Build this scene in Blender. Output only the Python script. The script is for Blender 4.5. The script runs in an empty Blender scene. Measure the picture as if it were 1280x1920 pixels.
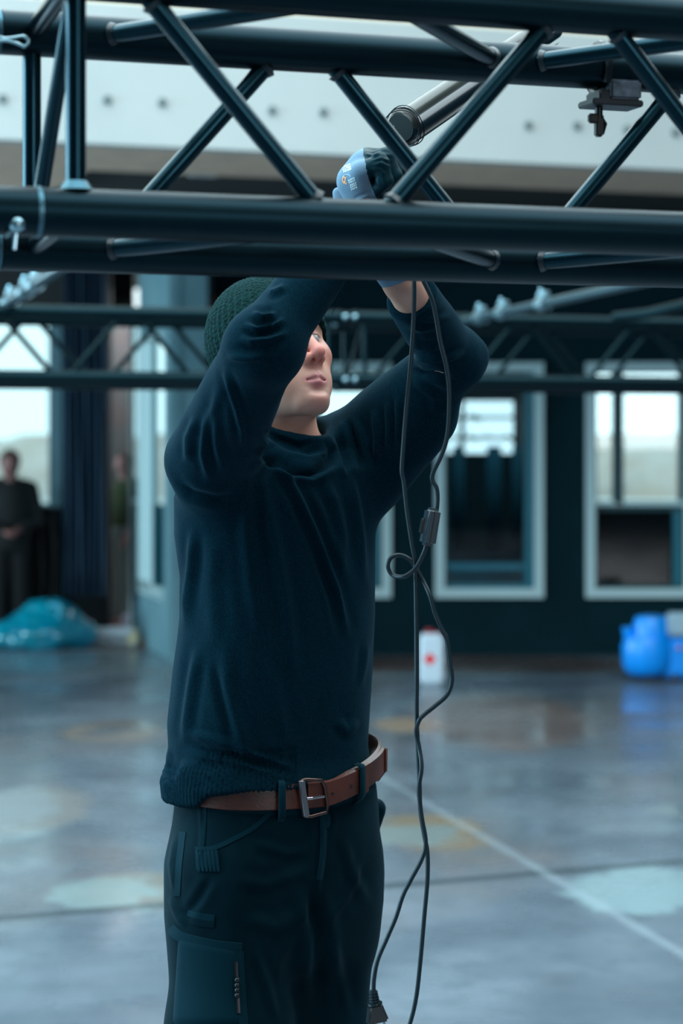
import bpy, bmesh, math, random
import numpy as np
from mathutils import Vector, Matrix, noise as mnoise
from mathutils.bvhtree import BVHTree

random.seed(7)
S = bpy.context.scene
COL = S.collection

# ------------------------------------------------------------------ camera, world, lights, exposure
H = 1.56            # camera height
F = 4000.0          # focal length in pixels of the 1280x1920 frame (75 mm on a 24x36 upright frame)
HY = 823.0          # row of the horizon
cd = bpy.data.cameras.new('camera'); cam = bpy.data.objects.new('camera', cd); COL.objects.link(cam)
cam.location = (0, 0, H); cam.rotation_euler = (math.pi/2, 0, 0)
cd.sensor_fit = 'VERTICAL'; cd.sensor_height = 36; cd.sensor_width = 24; cd.lens = F/1920*36
cd.shift_y = -(960-HY)/1920; cd.clip_start = .05; cd.clip_end = 400
cd.dof.use_dof = True; cd.dof.focus_distance = 2.93; cd.dof.aperture_fstop = 4.2
S.camera = cam
S.view_settings.view_transform = 'Standard'; S.view_settings.look = 'None'
S.view_settings.gamma = 1; S.view_settings.exposure = 0.0; S.view_settings.use_curve_mapping = False
S.render.film_transparent = False
S.cycles.max_bounces = 6; S.cycles.diffuse_bounces = 3; S.cycles.glossy_bounces = 3
S.cycles.transparent_max_bounces = 8; S.cycles.caustics_reflective = False; S.cycles.caustics_refractive = False
S.cycles.sample_clamp_indirect = 3.0
S.cycles.use_denoising = True

w = bpy.data.worlds.new('overcast_sky'); S.world = w; w.use_nodes = True
bg = w.node_tree.nodes['Background']
bg.inputs[0].default_value = (.80, .97, 1.0, 1); bg.inputs[1].default_value = 1.7

def area(name, loc, rot, sx, sy, power, col):
    l = bpy.data.lights.new(name, 'AREA'); l.shape = 'RECTANGLE'; l.size = sx; l.size_y = sy
    l.energy = power; l.color = col
    o = bpy.data.objects.new(name, l); COL.objects.link(o); o.location = loc; o.rotation_euler = rot
    return o
area('skylight_daylight', (0, 4.6, 5.85), (0, 0, 0), 11, 9.5, 1500, (.78, .94, 1.0))
area('left_window_daylight', (-7.8, 3.5, 2.6), (0, -math.radians(90), 0), 3.0, 7, 900, (.48, .84, 1.0))
area('rear_face_fill', (4.6, -5.2, 2.6), (math.radians(90), 0, math.radians(30)), 2.4, 2.4, 135, (.93, .96, 1.0))  # added fill behind the camera for the face; the rear wall is solid

area('left_far_fill', (-7.7, 13.6, 1.9), (0, -math.radians(90), 0), 2.0, 3.6, 460, (.62, .90, 1.0))  # added to brighten the floor and walls under the low ceiling
area('backroom_fill', (1.4, 17.2, 3.05), (0, 0, 0), .8, 1.6, 60, (.35, .85, 1.0))  # added lamp that gives the dark back room a teal glow
area('vestibule_fill', (-1.75, 17.9, 2.8), (0, 0, 0), .9, .9, 16, (.9, .95, 1.0))  # added unseen lamp to brighten the door recess and the olive figure
# ------------------------------------------------------------------ helpers
def lin(c):
    c = c/255.0
    return c/12.92 if c <= .04045 else ((c+.055)/1.055)**2.4
def rgb(t): return (lin(t[0]), lin(t[1]), lin(t[2]), 1)

def P(px, py, d):
    return Vector(((px-640)/F*d, d, H+(HY-py)/F*d))

def M(name, col, rough=.5, metal=0.0, sheen=0.0, coat=0.0, spec=.5, var=None, bump=None, attr=None, trans=0, alpha=1, stint=(1, 1, 1, 1)):
    m = bpy.data.materials.new(name); m.use_nodes = True
    nt = m.node_tree; b = nt.nodes['Principled BSDF']
    b.inputs['Base Color'].default_value = rgb(col); b.inputs['Roughness'].default_value = rough
    b.inputs['Metallic'].default_value = metal; b.inputs['Specular IOR Level'].default_value = spec
    b.inputs['Specular Tint'].default_value = stint; b.inputs['Coat Weight'].default_value = coat; b.inputs['Transmission Weight'].default_value = trans
    b.inputs['Alpha'].default_value = alpha
    if sheen:
        b.inputs['Sheen Weight'].default_value = sheen; b.inputs['Sheen Roughness'].default_value = .45
        b.inputs['Sheen Tint'].default_value = (.35, .75, 1, 1)
    tc = nt.nodes.new('ShaderNodeTexCoord')
    if var:
        n = nt.nodes.new('ShaderNodeTexNoise'); n.inputs['Scale'].default_value = var[0]; n.inputs['Detail'].default_value = 5
        nt.links.new(tc.outputs['Object'], n.inputs['Vector'])
        mx = nt.nodes.new('ShaderNodeMix'); mx.data_type = 'RGBA'
        mx.inputs[6].default_value = rgb(col); mx.inputs[7].default_value = rgb(var[1])
        r = nt.nodes.new('ShaderNodeMapRange'); r.inputs[1].default_value = .4; r.inputs[2].default_value = .65
        nt.links.new(n.outputs[0], r.inputs[0]); nt.links.new(r.outputs[0], mx.inputs[0])
        nt.links.new(mx.outputs[2], b.inputs['Base Color'])
    if attr:
        a = nt.nodes.new('ShaderNodeAttribute'); a.attribute_name = attr
        nt.links.new(a.outputs['Color'], b.inputs['Base Color'])
    if bump:
        n2 = nt.nodes.new('ShaderNodeTexNoise'); n2.inputs['Scale'].default_value = bump[0]; n2.inputs['Detail'].default_value = 3
        nt.links.new(tc.outputs['Object'], n2.inputs['Vector'])
        bp = nt.nodes.new('ShaderNodeBump'); bp.inputs['Strength'].default_value = bump[1]; bp.inputs['Distance'].default_value = bump[2]
        nt.links.new(n2.outputs[0], bp.inputs['Height']); nt.links.new(bp.outputs[0], b.inputs['Normal'])
    return m

def glass_mat(name, tint=(235, 250, 252), gloss=.12):
    m = bpy.data.materials.new(name); m.use_nodes = True; nt = m.node_tree; nt.nodes.clear()
    o = nt.nodes.new('ShaderNodeOutputMaterial'); t = nt.nodes.new('ShaderNodeBsdfTransparent'); t.inputs[0].default_value = rgb(tint)
    g = nt.nodes.new('ShaderNodeBsdfGlossy'); g.inputs['Roughness'].default_value = .02
    x = nt.nodes.new('ShaderNodeMixShader'); x.inputs[0].default_value = gloss
    nt.links.new(t.outputs[0], x.inputs[1]); nt.links.new(g.outputs[0], x.inputs[2]); nt.links.new(x.outputs[0], o.inputs[0])
    return m

def thing(name, label, cat, loc, group=None):
    o = bpy.data.objects.new(name, None); COL.objects.link(o); o.location = loc
    o.empty_display_size = .1
    tag(o, label, cat, group)
    return o
def tag(o, label, cat, group=None):
    o['label'] = label; o['category'] = cat
    if group: o['group'] = group
    return o
def link(o, parent=None):
    COL.objects.link(o)
    if parent is not None:
        o.parent = parent
        off = Vector(parent.location)
        if parent.parent is not None: off = Vector((0, 0, 0)) if parent.get('zero') else off + parent.parent.location
        o.matrix_parent_inverse = Matrix.Translation(-WORLD(parent))
    return o
def WORLD(o):
    v = Vector(o.location)
    if o.parent is not None:
        v = v + o.matrix_parent_inverse.to_translation() + WORLD(o.parent)
    return v
def obj(name, verts, faces, mat, parent=None, smooth=True, origin=True):
    me = bpy.data.meshes.new(name)
    verts = np.asarray(verts, dtype=np.float64)
    c = (verts.min(0)+verts.max(0))/2 if origin else np.zeros(3)
    if parent is not None:
        c = np.array(WORLD(parent))
    else:
        c[2] = verts[:, 2].min() if origin else 0
    me.from_pydata((verts-c).tolist(), [], [list(map(int, f)) for f in faces])
    if smooth: me.polygons.foreach_set('use_smooth', [True]*len(me.polygons))
    if isinstance(mat, (list, tuple)):
        for q in mat: me.materials.append(q)
    else: me.materials.append(mat)
    me.update()
    o = bpy.data.objects.new(name, me)
    COL.objects.link(o)
    o.location = c if parent is None else (0, 0, 0)
    if parent is not None: o.parent = parent
    return o
def struct(o):
    o['kind'] = 'structure'; return o

class MB:
    def __init__(s): s.v = []; s.f = []
    def add(s, v, f):
        n = len(s.v); s.v += [tuple(x) for x in v]; s.f += [tuple(i+n for i in q) for q in f]
    def box(s, lo, hi, rot=None, c=None):
        x0, y0, z0 = lo; x1, y1, z1 = hi
        v = [Vector(q) for q in ((x0,y0,z0),(x1,y0,z0),(x1,y1,z0),(x0,y1,z0),(x0,y0,z1),(x1,y0,z1),(x1,y1,z1),(x0,y1,z1))]
        if rot is not None:
            c = Vector(c); v = [c + rot @ (q-c) for q in v]
        s.add(v, [(0,3,2,1),(4,5,6,7),(0,1,5,4),(1,2,6,5),(2,3,7,6),(3,0,4,7)])
    def obox(s, c, ax, ay, az, hx, hy, hz, bev=0.0):
        # box from centre, unit axes, half sizes; bevelled edges when bev > 0
        bm = bmesh.new(); bmesh.ops.create_cube(bm, size=2)
        for q in bm.verts: q.co = Vector((q.co.x*hx, q.co.y*hy, q.co.z*hz))
        if bev: bmesh.ops.bevel(bm, geom=list(bm.edges), offset=bev, segments=3, affect='EDGES')
        bm.verts.ensure_lookup_table(); bm.verts.index_update()
        c = Vector(c)
        s.add([c + ax*q.co.x + ay*q.co.y + az*q.co.z for q in bm.verts], [[q.index for q in f.verts] for f in bm.faces])
        bm.free()
    def tube(s, pts, r, n=12, caps=True, closed=False):
        pts = [Vector(p) for p in pts]; N = len(pts)
        rs = r if isinstance(r, (list, tuple)) else [r]*N
        rings = []; up = None
        for i in range(N):
            a = pts[i-1] if (i > 0 or closed) else pts[i]; b = pts[(i+1) % N] if (i < N-1 or closed) else pts[i]
            t = (b-a).normalized()
            if up is None:
                up = Vector((0, 0, 1)) if abs(t.z) < .9 else Vector((1, 0, 0))
            u = (up - t*up.dot(t)).normalized(); up = u; w_ = t.cross(u)
            rings.append([pts[i] + (u*math.cos(2*math.pi*k/n) + w_*math.sin(2*math.pi*k/n))*rs[i] for k in range(n)])
        v = [q for R in rings for q in R]; f = []
        for i in range(N-1 if not closed else N):
            for k in range(n):
                a = i*n+k; b = i*n+(k+1) % n; j = ((i+1) % N)*n
                f.append((a, b, j+(k+1) % n, j+k))
        if caps and not closed:
            f.append(tuple(range(n-1, -1, -1))); f.append(tuple((N-1)*n+k for k in range(n)))
        s.add(v, f)
    def quadgrid(s, G):
        nr = len(G); nc = len(G[0])
        s.add([q for r in G for q in r], [(i*nc+j, i*nc+j+1, (i+1)*nc+j+1, (i+1)*nc+j) for i in range(nr-1) for j in range(nc-1)])
    def ball(s, c, r, n=16, sc=(1, 1, 1)):
        bm = bmesh.new(); bmesh.ops.create_uvsphere(bm, u_segments=n, v_segments=n//2+2, radius=1)
        bm.verts.index_update()
        s.add([(c[0]+q.co.x*r*sc[0], c[1]+q.co.y*r*sc[1], c[2]+q.co.z*r*sc[2]) for q in bm.verts], [[q.index for q in f.verts] for f in bm.faces]); bm.free()
    def build(s, name, mat, parent=None, smooth=True, sharp=True):
        o = obj(name, s.v, s.f, mat, parent, smooth)
        if smooth and sharp:
            me = o.data
            bm = bmesh.new(); bm.from_mesh(me)
            bmesh.ops.recalc_face_normals(bm, faces=bm.faces)
            for e in bm.edges:
                if len(e.link_faces) == 2 and e.calc_face_angle(0) > .7: e.smooth = False
            bm.to_mesh(me); bm.free()
        return o

def spline(pts, n=8):
    pts = [Vector(p) for p in pts]; out = []
    for i in range(len(pts)-1):
        p0 = pts[max(i-1, 0)]; p1 = pts[i]; p2 = pts[i+1]; p3 = pts[min(i+2, len(pts)-1)]
        for k in range(n):
            t = k/n
            out.append(.5*((2*p1)+(-p0+p2)*t+(2*p0-5*p1+4*p2-p3)*t*t+(-p0+3*p1-3*p2+p3)*t**3))
    out.append(pts[-1]); return out

# ------------------------------------------------------------------ materials
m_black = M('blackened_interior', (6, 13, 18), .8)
m_wall = M('dark_teal_paint', (4, 37, 45), .8, spec=.12, var=(3, (3, 33, 41)))
m_wallgrey = M('blue_grey_lit', (96, 132, 142), .7, var=(2, (84, 120, 132)))  # lighter than the back wall; light on the oblique wall is in the colour
m_frame = M('window_frame_paint', (190, 214, 218), .45)
m_frame_d = M('window_mullion_paint', (4, 66, 74), .5)
m_fascia = M('fascia_render', (178, 184, 183), .85, spec=.2, var=(1.2, (172, 178, 178)))
m_cream = M('cream_upper_wall', (240, 228, 208), .8)
m_soffit = M('taupe_soffit', (222, 190, 166), .8, var=(5, (205, 176, 156)))
m_glass = glass_mat('window_glass', gloss=.04)
m_dglass = M('dark_glass', (3, 12, 16), .06, spec=.5)
m_truss = M('black_powder_coat', (1, 8, 12), .38, spec=.28, stint=(.22, .72, 1, 1), var=(30, (3, 11, 16)), bump=(400, .15, .0004))
m_brace = M('black_gloss_brace', (2, 16, 23), .26, spec=.5, stint=(.2, .72, 1, 1), bump=(400, .1, .0004))
m_trussf = M('black_powder_coat_far', (2, 11, 15), .4, spec=.28, stint=(.25, .75, .95, 1))
m_weld = M('weld_metal', (70, 110, 125), .35, metal=.8, bump=(300, .6, .001))
m_steel = M('zinc_steel', (150, 185, 198), .28, metal=.9)
m_darkmetal = M('dark_steel', (24, 34, 40), .35, metal=.5)
# ------------------------------------------------------------------ room shell
def rect_wall(name, d, x0, x1, z0, z1, holes, thick, mat):
    """wall in the plane Y=d with rectangular holes (world X, Z)"""
    xs = sorted({x0, x1} | {h[0] for h in holes} | {h[1] for h in holes})
    zs = sorted({z0, z1} | {h[2] for h in holes} | {h[3] for h in holes})
    b = MB()
    for i in range(len(xs)-1):
        for j in range(len(zs)-1):
            cx = (xs[i]+xs[i+1])/2; cz = (zs[j]+zs[j+1])/2
            if any(h[0] < cx < h[1] and h[2] < cz < h[3] for h in holes): continue
            b.box((xs[i], d, zs[j]), (xs[i+1], d+thick, zs[j+1]))
    return struct(b.build(name, mat, smooth=False))
D1 = 15.4
def X(px, d): return (px-640)/F*d
def Z(py, d): return H+(HY-py)/F*d
hole_px = [(540, 723, 690, 1110), (825, 1008, 690, 1110), (1107, 1290, 690, 1110)]
holes = [(X(a, D1), X(b, D1), Z(dn, D1), Z(up, D1)) for a, b, up, dn in hole_px]
rect_wall('wall_back', D1, X(345, D1), 8, 0, 3.3, holes, .22, m_wall)

# floor with joints, stains and worn patches (positions in metres on the slab)
def floor_mat():
    m = bpy.data.materials.new('worn_concrete'); m.use_nodes = True; nt = m.node_tree; L = nt.links
    b = nt.nodes['Principled BSDF']
    geo = nt.nodes.new('ShaderNodeNewGeometry')
    def noise(scale, detail=5, stretch=None, rough=.55):
        n = nt.nodes.new('ShaderNodeTexNoise'); n.inputs['Scale'].default_value = scale; n.inputs['Detail'].default_value = detail
        n.inputs['Roughness'].default_value = rough
        if stretch:
            mp = nt.nodes.new('ShaderNodeMapping'); mp.inputs['Scale'].default_value = stretch
            L.new(geo.outputs['Position'], mp.inputs['Vector']); L.new(mp.outputs[0], n.inputs['Vector'])
        else: L.new(geo.outputs['Position'], n.inputs['Vector'])
        return n.outputs[0]
    def mrange(s, a, c, lo=0, hi=1):
        r = nt.nodes.new('ShaderNodeMapRange'); r.inputs[1].default_value = a; r.inputs[2].default_value = c
        r.inputs[3].default_value = lo; r.inputs[4].default_value = hi; L.new(s, r.inputs[0]); return r.outputs[0]
    def math_(op, a, c):
        n = nt.nodes.new('ShaderNodeMath'); n.operation = op
        for i, q in enumerate((a, c)):
            if isinstance(q, (int, float)): n.inputs[i].default_value = q
            else: L.new(q, n.inputs[i])
        return n.outputs[0]
    def mix(f, a, c):
        x = nt.nodes.new('ShaderNodeMix'); x.data_type = 'RGBA'; L.new(f, x.inputs[0])
        for i, q in ((6, a), (7, c)):
            if isinstance(q, tuple): x.inputs[i].default_value = rgb(q)
            else: L.new(q, x.inputs[i])
        return x.outputs[2]
    col = mix(mrange(noise(1.3), .35, .65), (82, 94, 106), (110, 122, 134))
    col = mix(mrange(noise(.7, 4, (1, .5, 1)), .48, .7), col, (114, 104, 100))
    col = mix(mrange(noise(7, 6), .5, .8), col, (84, 98, 108))
    wob = noise(4, 8, None, .7)
    sx = nt.nodes.new('ShaderNodeSeparateXYZ'); L.new(geo.outputs['Position'], sx.inputs[0])
    px_, py_ = sx.outputs[0], sx.outputs[1]
    def ell(cx, cy, rx, ry, soft=.35, wobble=.9, ring=False, ang=0):
        dx = math_('SUBTRACT', px_, cx); dy = math_('SUBTRACT', py_, cy)
        if ang:
            c, s_ = math.cos(ang), math.sin(ang)
            u = math_('ADD', math_('MULTIPLY', dx, c), math_('MULTIPLY', dy, s_))
            v = math_('SUBTRACT', math_('MULTIPLY', dy, c), math_('MULTIPLY', dx, s_)); dx, dy = u, v
        a = math_('POWER', math_('ABSOLUTE', math_('DIVIDE', dx, rx), 0), 2.2); c = math_('POWER', math_('ABSOLUTE', math_('DIVIDE', dy, ry), 0), 2.2)
        r = math_('ADD', math_('ADD', a, c), math_('MULTIPLY', math_('SUBTRACT', wob, .5), wobble))
        o = mrange(r, 1-soft, 1+soft, 1, 0)
        if ring: o = math_('MULTIPLY', o, mrange(r, .15, .55, .15, 1))
        return o
    def fpt(px, py):
        d = H*F/(py-HY); return X(px, d), d
    def patch(x0, x1, y0, y1, colr, strength=.8, **k):
        a = fpt(x0, y1); c = fpt(x1, y0); cx, cy = fpt((x0+x1)/2, (y0+y1)/2)
        nonlocal col
        col = mix(math_('MULTIPLY', ell(cx, cy, abs(x1-x0)/2/F*cy, abs(c[1]-a[1])/2, **k), strength), col, colr)
    patch(120, 300, 1352, 1388, (150, 134, 116), .6, ring=True, wobble=2)
    patch(-60, 165, 1475, 1560, (136, 132, 126), .6, wobble=1.8)
    patch(-60, 100, 1480, 1550, (136, 154, 164), .5, wobble=5)
    patch(150, 420, 1634, 1700, (124, 114, 100), .7, wobble=2)
    patch(85, 315, 1645, 1702, (130, 150, 152), .75, wobble=6)
    patch(690, 910, 1528, 1592, (128, 110, 84), .8, wobble=4)
    patch(670, 870, 1548, 1588, (112, 128, 132), .8, wobble=5)
    patch(700, 830, 1345, 1372, (166, 138, 108), .7)
    patch(1075, 1330, 1622, 1712, (134, 158, 164), .8, wobble=7, ang=-.12)
    patch(780, 1100, 1300, 1400, (132, 108, 96), .55, wobble=2)
    patch(600, 1180, 1228, 1262, (88, 66, 58), .85, wobble=1.0)
    patch(-50, 330, 1225, 1262, (110, 120, 124), .6)
    def line(p, q, wd, colr, strength):
        nonlocal col
        (x0, y0), (x1, y1) = fpt(*p), fpt(*q); l = math.hypot(x1-x0, y1-y0); nx, ny = -(y1-y0)/l, (x1-x0)/l
        dd = math_('ABSOLUTE', math_('ADD', math_('ADD', math_('MULTIPLY', px_, nx), math_('MULTIPLY', py_, ny)), -(x0*nx+y0*ny)), 0)
        dd = math_('ADD', dd, math_('MULTIPLY', math_('SUBTRACT', wob, .5), .03))
        f = math_('MULTIPLY', mrange(dd, wd*.5, wd, 1, 0), strength); col = mix(f, col, colr)
    line((0, 1722), (1280, 1615), .05, (50, 62, 68), .8)
    line((720, 1460), (1010, 1630), .03, (166, 184, 194), .3)
    L.new(col, b.inputs['Base Color'])
    rg = mrange(noise(1.1, 5), .35, .68, .10, .40)
    L.new(rg, b.inputs['Roughness']); b.inputs['Specular IOR Level'].default_value = .6
    bp = nt.nodes.new('ShaderNodeBump'); bp.inputs['Strength'].default_value = .25; bp.inputs['Distance'].default_value = .01
    L.new(noise(6, 5), bp.inputs['Height']); L.new(bp.outputs[0], b.inputs['Normal'])
    return m
b = MB(); b.box((-8, -6, -.2), (8, 20, 0)); struct(b.build('floor', floor_mat(), smooth=False))

# hall perimeter
b = MB(); b.box((-8.2, -6, 0), (-8, 17.4, 6)); struct(b.build('wall_left', m_wallgrey, smooth=False))
b = MB(); b.box((8, -6, 0), (8.2, 15.6, 6)); struct(b.build('wall_right', m_wall, smooth=False))
b = MB(); b.box((-8, -6.2, 0), (8, -6, 6)); struct(b.build('wall_rear', m_wall, smooth=False))
# roof ring with the open skylight, fascia (parallel to the truss), soffit, low dark ceiling
th = math.atan(F/11760); cs, sn = math.cos(th), math.sin(th)
U = Vector((cs, sn, 0)); V = Vector((-sn, cs, 0)); UP = Vector((0, 0, 1))
FO = P(640, 290, 11.0); fz = FO.z
def oriented(b, t0, t1, v0, v1, z0, z1, O=FO):
    c = Vector((O.x, O.y, 0)) + U*((t0+t1)/2) + V*((v0+v1)/2) + UP*((z0+z1)/2)
    b.obox(c, U, V, UP, (t1-t0)/2, (v1-v0)/2, (z1-z0)/2)
b = MB(); oriented(b, -8.2, 9, 0, .12, fz, fz+.72); struct(b.build('trim_1', m_fascia, smooth=False))
b = MB(); oriented(b, -8.2, 9, .3, .4, fz+.72, 6.2); oriented(b, -8.2, 9, 0, .4, fz+.70, fz+.74)
struct(b.build('wall_upper', m_cream, smooth=False))
b = MB(); oriented(b, -8.2, 9, .12, 1.05, fz, fz+.06)
oriented(b, -8.2, -1.10, 1.05, 2.6, fz, fz+.06)
struct(b.build('trim_2', m_soffit, smooth=False))
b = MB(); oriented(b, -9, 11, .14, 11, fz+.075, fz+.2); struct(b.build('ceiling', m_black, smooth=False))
b = MB(); b.box((-8, -6, 6.0), (8, -1.2, 6.2)); b.box((-8, 9, 6.0), (8, 14.5, 6.2)); b.box((-8, -1.2, 6.0), (-5.8, 9, 6.2)); b.box((5.8, -1.2, 6.0), (8, 9, 6.2))
b.box((-8, -6, 6.2), (8, 14.5, 6.4)); struct(b.build('ceiling_upper', m_cream, smooth=False))
# anchor bolts in the fascia
FR = thing('anchor_bolt', 'x', 'bolt', (0, 0, 0)); bpy.data.objects.remove(FR)
def fascia_pt(px, py):
    k = (px-640)/F; t = k*FO.y/(cs-k*sn); q = FO + U*t
    return Vector((q.x, q.y, Z(py, q.y)))
bl = [(5, 185, ''), (201, 187, ''), (304, 192, ''), (510, 207, ''), (606, 210, ''), (990, 235, ''), (1081, 236, ''), (1175, 243, ''), (1265, 248, '')]
words = ['at the left frame edge', 'just right of the vertical end post', 'left of the long sloping brace', 'right of the crossing braces', 'above the raised glove on the left',
         'left one of two in the right bay', 'right one of two in the right bay', 'below the black clamp', 'at the right frame edge']
m_bolt = M('bolt_rubber', (96, 112, 114), .7)
for (px, py, _), wd in zip(bl, words):
    c = fascia_pt(px, py); b = MB()
    b.tube([c - V*.035, c + V*.01], .014, 10); b.tube([c - V*.008, c+V*.01], .024, 6)
    tag(b.build('anchor_bolt', m_bolt), 'small dark bolt in the white fascia, '+wd, 'bolt', 'bolts in the white fascia')
# small lamp box under the soffit
c = P(385, 317, 12.2); b = MB(); b.obox(c, U, V, UP, .09, .09, .035, .012); b.obox(c+UP*.05, U, V, UP, .05, .05, .03)
tag(b.build('ceiling_light', M('light_housing', (190, 198, 200), .5)), 'small white box light under the edge of the fascia', 'light')

# ------------------------------------------------------------------ back windows
def frame_box(b, x0, x1, y0, y1, wd, d0, d1, dref=D1):
    """rectangular frame, outline in frame pixels, bar width in pixels"""
    for a, c, e, f in ((x0, x1, y0, y0+wd), (x0, x1, y1-wd, y1), (x0, x0+wd, y0+wd, y1-wd), (x1-wd, x1, y0+wd, y1-wd)):
        b.box((X(a, dref), d0, Z(f, dref)), (X(c, dref), d1, Z(e, dref)))
def pane(name, x0, x1, y0, y1, d, mat, parent, th_=.012, dref=D1):
    b = MB(); b.box((X(x0, dref), d, Z(y1, dref)), (X(x1, dref), d+th_, Z(y0, dref))); return b.build(name, mat, parent, smooth=False)
m_teal = M('teal_inner_frame', (4, 104, 122), .4)
def window(idx, x0, kind):
    x1 = x0+203; y0, y1 = 680, 1120
    b = MB(); frame_box(b, x0, x1, y0, y1, 17, D1-.05, D1+.1)
    w_ = struct(b.build('window_%d' % idx, m_frame, smooth=False))
    b = MB(); frame_box(b, x0+16, x1-16, y0+13, y1-16, 6, D1+.02, D1+.2); f = b.build('sash', m_teal if kind == 'open' else m_frame_d, w_, smooth=False)
    if kind == 'split':
        b = MB()
        b.box((X(x0+54, D1), D1+.03, Z(945, D1)), (X(x0+73, D1), D1+.12, Z(690, D1)))
        b.box((X(x0+15, D1), D1+.03, Z(958, D1)), (X(x1-15, D1), D1+.12, Z(948, D1)))
        b.build('mullion', m_frame_d, w_, smooth=False)
        b = MB(); b.box((X(x0+15, D1), D1+.0, Z(948, D1)), (X(x0+56, D1), D1+.12, Z(940, D1))); b.box((X(x0+72, D1), D1+.0, Z(948, D1)), (X(x1-15, D1), D1+.12, Z(940, D1))); b.build('ledge', m_frame, w_, smooth=False)
        pane('pane', x0+14, x1-14, 690, 946, D1+.12, m_glass, w_)
        pane('lower_panel', x0+14, x1-14, 948, 1106, D1+.12, m_dglass, w_)
        b = MB(); b.box((X(x1-36, D1), D1+.04, Z(1104, D1)), (X(x1-22, D1), D1+.1, Z(955, D1))); b.build('stile', m_teal, w_, smooth=False)
    else:
        b = MB(); b.box((X(x1-33, D1), D1+.05, Z(1104, D1)), (X(x1-21, D1), D1+.12, Z(692, D1))); b.build('stile', m_teal, w_, smooth=False)
        pane('pane', x0+14, x1-14, 690, 1106, D1+.16, glass_mat('smoked_glass', (225, 240, 245), .04), w_)
    return w_
window(1, 530, 'split'); window(2, 815, 'open'); window(3, 1097, 'split')
# dark room behind window 2, with sky openings added for the bright panes
D2 = 19.0
bx = [(X(a, D2), X(b_, D2)) for a, b_ in ((822, 862), (871, 963))]; bz = [(Z(b_, D2), Z(a, D2)) for a, b_ in ((752, 780), (786, 818), (824, 850))]
hs = [(x[0], x[1], z[0], z[1]) for x in bx for z in bz]
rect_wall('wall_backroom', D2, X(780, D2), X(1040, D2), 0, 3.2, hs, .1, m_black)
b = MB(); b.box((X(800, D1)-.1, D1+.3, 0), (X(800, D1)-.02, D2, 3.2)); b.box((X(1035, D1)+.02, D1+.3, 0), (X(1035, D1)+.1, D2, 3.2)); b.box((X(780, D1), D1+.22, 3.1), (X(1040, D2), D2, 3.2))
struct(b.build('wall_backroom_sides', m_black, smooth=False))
for q, (px, wd) in enumerate(((858, 20), (925, 26), (968, 16))):
    b = MB(); G = []
    for i in range(13):
        G.append([Vector((X(px-wd/2+wd*i/12, 18.0), 18.0+.04*math.sin(i*1.7), z)) for z in (.6, 1.0, 1.5)])
    b.quadgrid(G); o = b.build('curtain', M('dim_curtain_%d' % q, (16, 58, 70), .8), sharp=False)
    so = o.modifiers.new('s', 'SOLIDIFY'); so.thickness = .01
    tag(o, 'dim drape in the dark room seen through the middle window, '+('left of three', 'middle of three', 'right of three')[q], 'curtain')
b = MB(); b.box((X(838, 17), 16.6, 0), (X(1000, 17), 17.4, Z(1062, 17))); tag(b.build('low_table', M('grey_table', (70, 130, 145), .5), smooth=False), 'pale low table behind the glass of the middle window', 'table')
# ornaments hanging over the small panes
b = MB()
for k in range(46):
    px = random.uniform(828, 962); py = random.choice((783, 821)) + random.uniform(-5, 5)
    b.ball(P(px, py, 18.9), .014, 8, (1.3, .4, .8))
tag(b.build('leaf_garland', m_black), 'dark leaf garland across the bright small panes', 'garland')['kind'] = 'stuff'

# outside: tree line and ground
b = MB(); G = []
for i in range(121):
    x = -30+60*i/120; row = []
    hgt = (1.0 if 2 < x < 5.4 else 1.72) + .5*mnoise.noise(Vector((x*.25, 0, 3))) + .22*mnoise.noise(Vector((x*1.3, 0, 9)))
    for j in range(9):
        t = j/8; row.append(Vector((x, 55+6*t*t+.6*mnoise.noise(Vector((x*.8, j*.7, 1))), hgt*math.sin(t*math.pi/2)*1.0)))
    G.append(row)
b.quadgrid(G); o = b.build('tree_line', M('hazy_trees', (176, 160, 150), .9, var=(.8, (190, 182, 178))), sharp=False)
tag(o, 'hazy line of bare trees far outside the windows', 'trees'); o['kind'] = 'stuff'
b = MB(); b.box((-40, 20.2, -.4), (40, 80, -.25)); struct(b.build('ground_outside', M('pale_ground', (226, 228, 228), .9), smooth=False))

# ------------------------------------------------------------------ left corner: glazed wall, column, curtain, oblique wall
D3 = 17.0
rect_wall('wall_far_left', D3, -8.2, X(205, D3), 0, 3.3, [(X(-110, D3), X(95, D3), Z(948, D3), Z(585, D3))], .2, m_black)
b = MB(); b.box((X(95, D3), D3-.12, 0), (X(119, D3), D3, Z(585, D3))); b.box((X(-110, D3), D3-.06, Z(952, D3)), (X(95, D3), D3, Z(944, D3)))
wl = struct(b.build('window_4', M('bluegrey_post', (70, 104, 116), .5), smooth=False))
pane('pane', -110, 95, 585, 946, D3+.1, m_glass, wl, dref=D3)

def curtain(px0, px1, y0, y1, d, mat, label, n=60, folds=7):
    b = MB(); G = []
    for i in range(n+1):
        t = i/n; px = px0+(px1-px0)*t; row = []
        for j in range(9):
            s = j/8; z = Z(y0+(y1-y0)*s, d)
            row.append(Vector((X(px, d)+.01*math.sin(j+i*.3), d+.06*math.sin(t*folds*2*math.pi+.4*s)+.02*math.sin(t*31), z)))
        G.append(row)
    b.quadgrid(G); o = b.build('curtain', mat, sharp=False)
    so = o.modifiers.new('s', 'SOLIDIFY'); so.thickness = .006
    return tag(o, label, 'curtain')
curtain(-110, 112, 950, 1175, 16.8, M('black_drape', (4, 9, 14), .9), 'black drape covering the wall below the far left window', folds=9)
curtain(119, 200, 460, 1118, 16.5, M('navy_curtain', (40, 66, 88), .85), 'dark navy curtain hanging beside the far left window')
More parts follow.
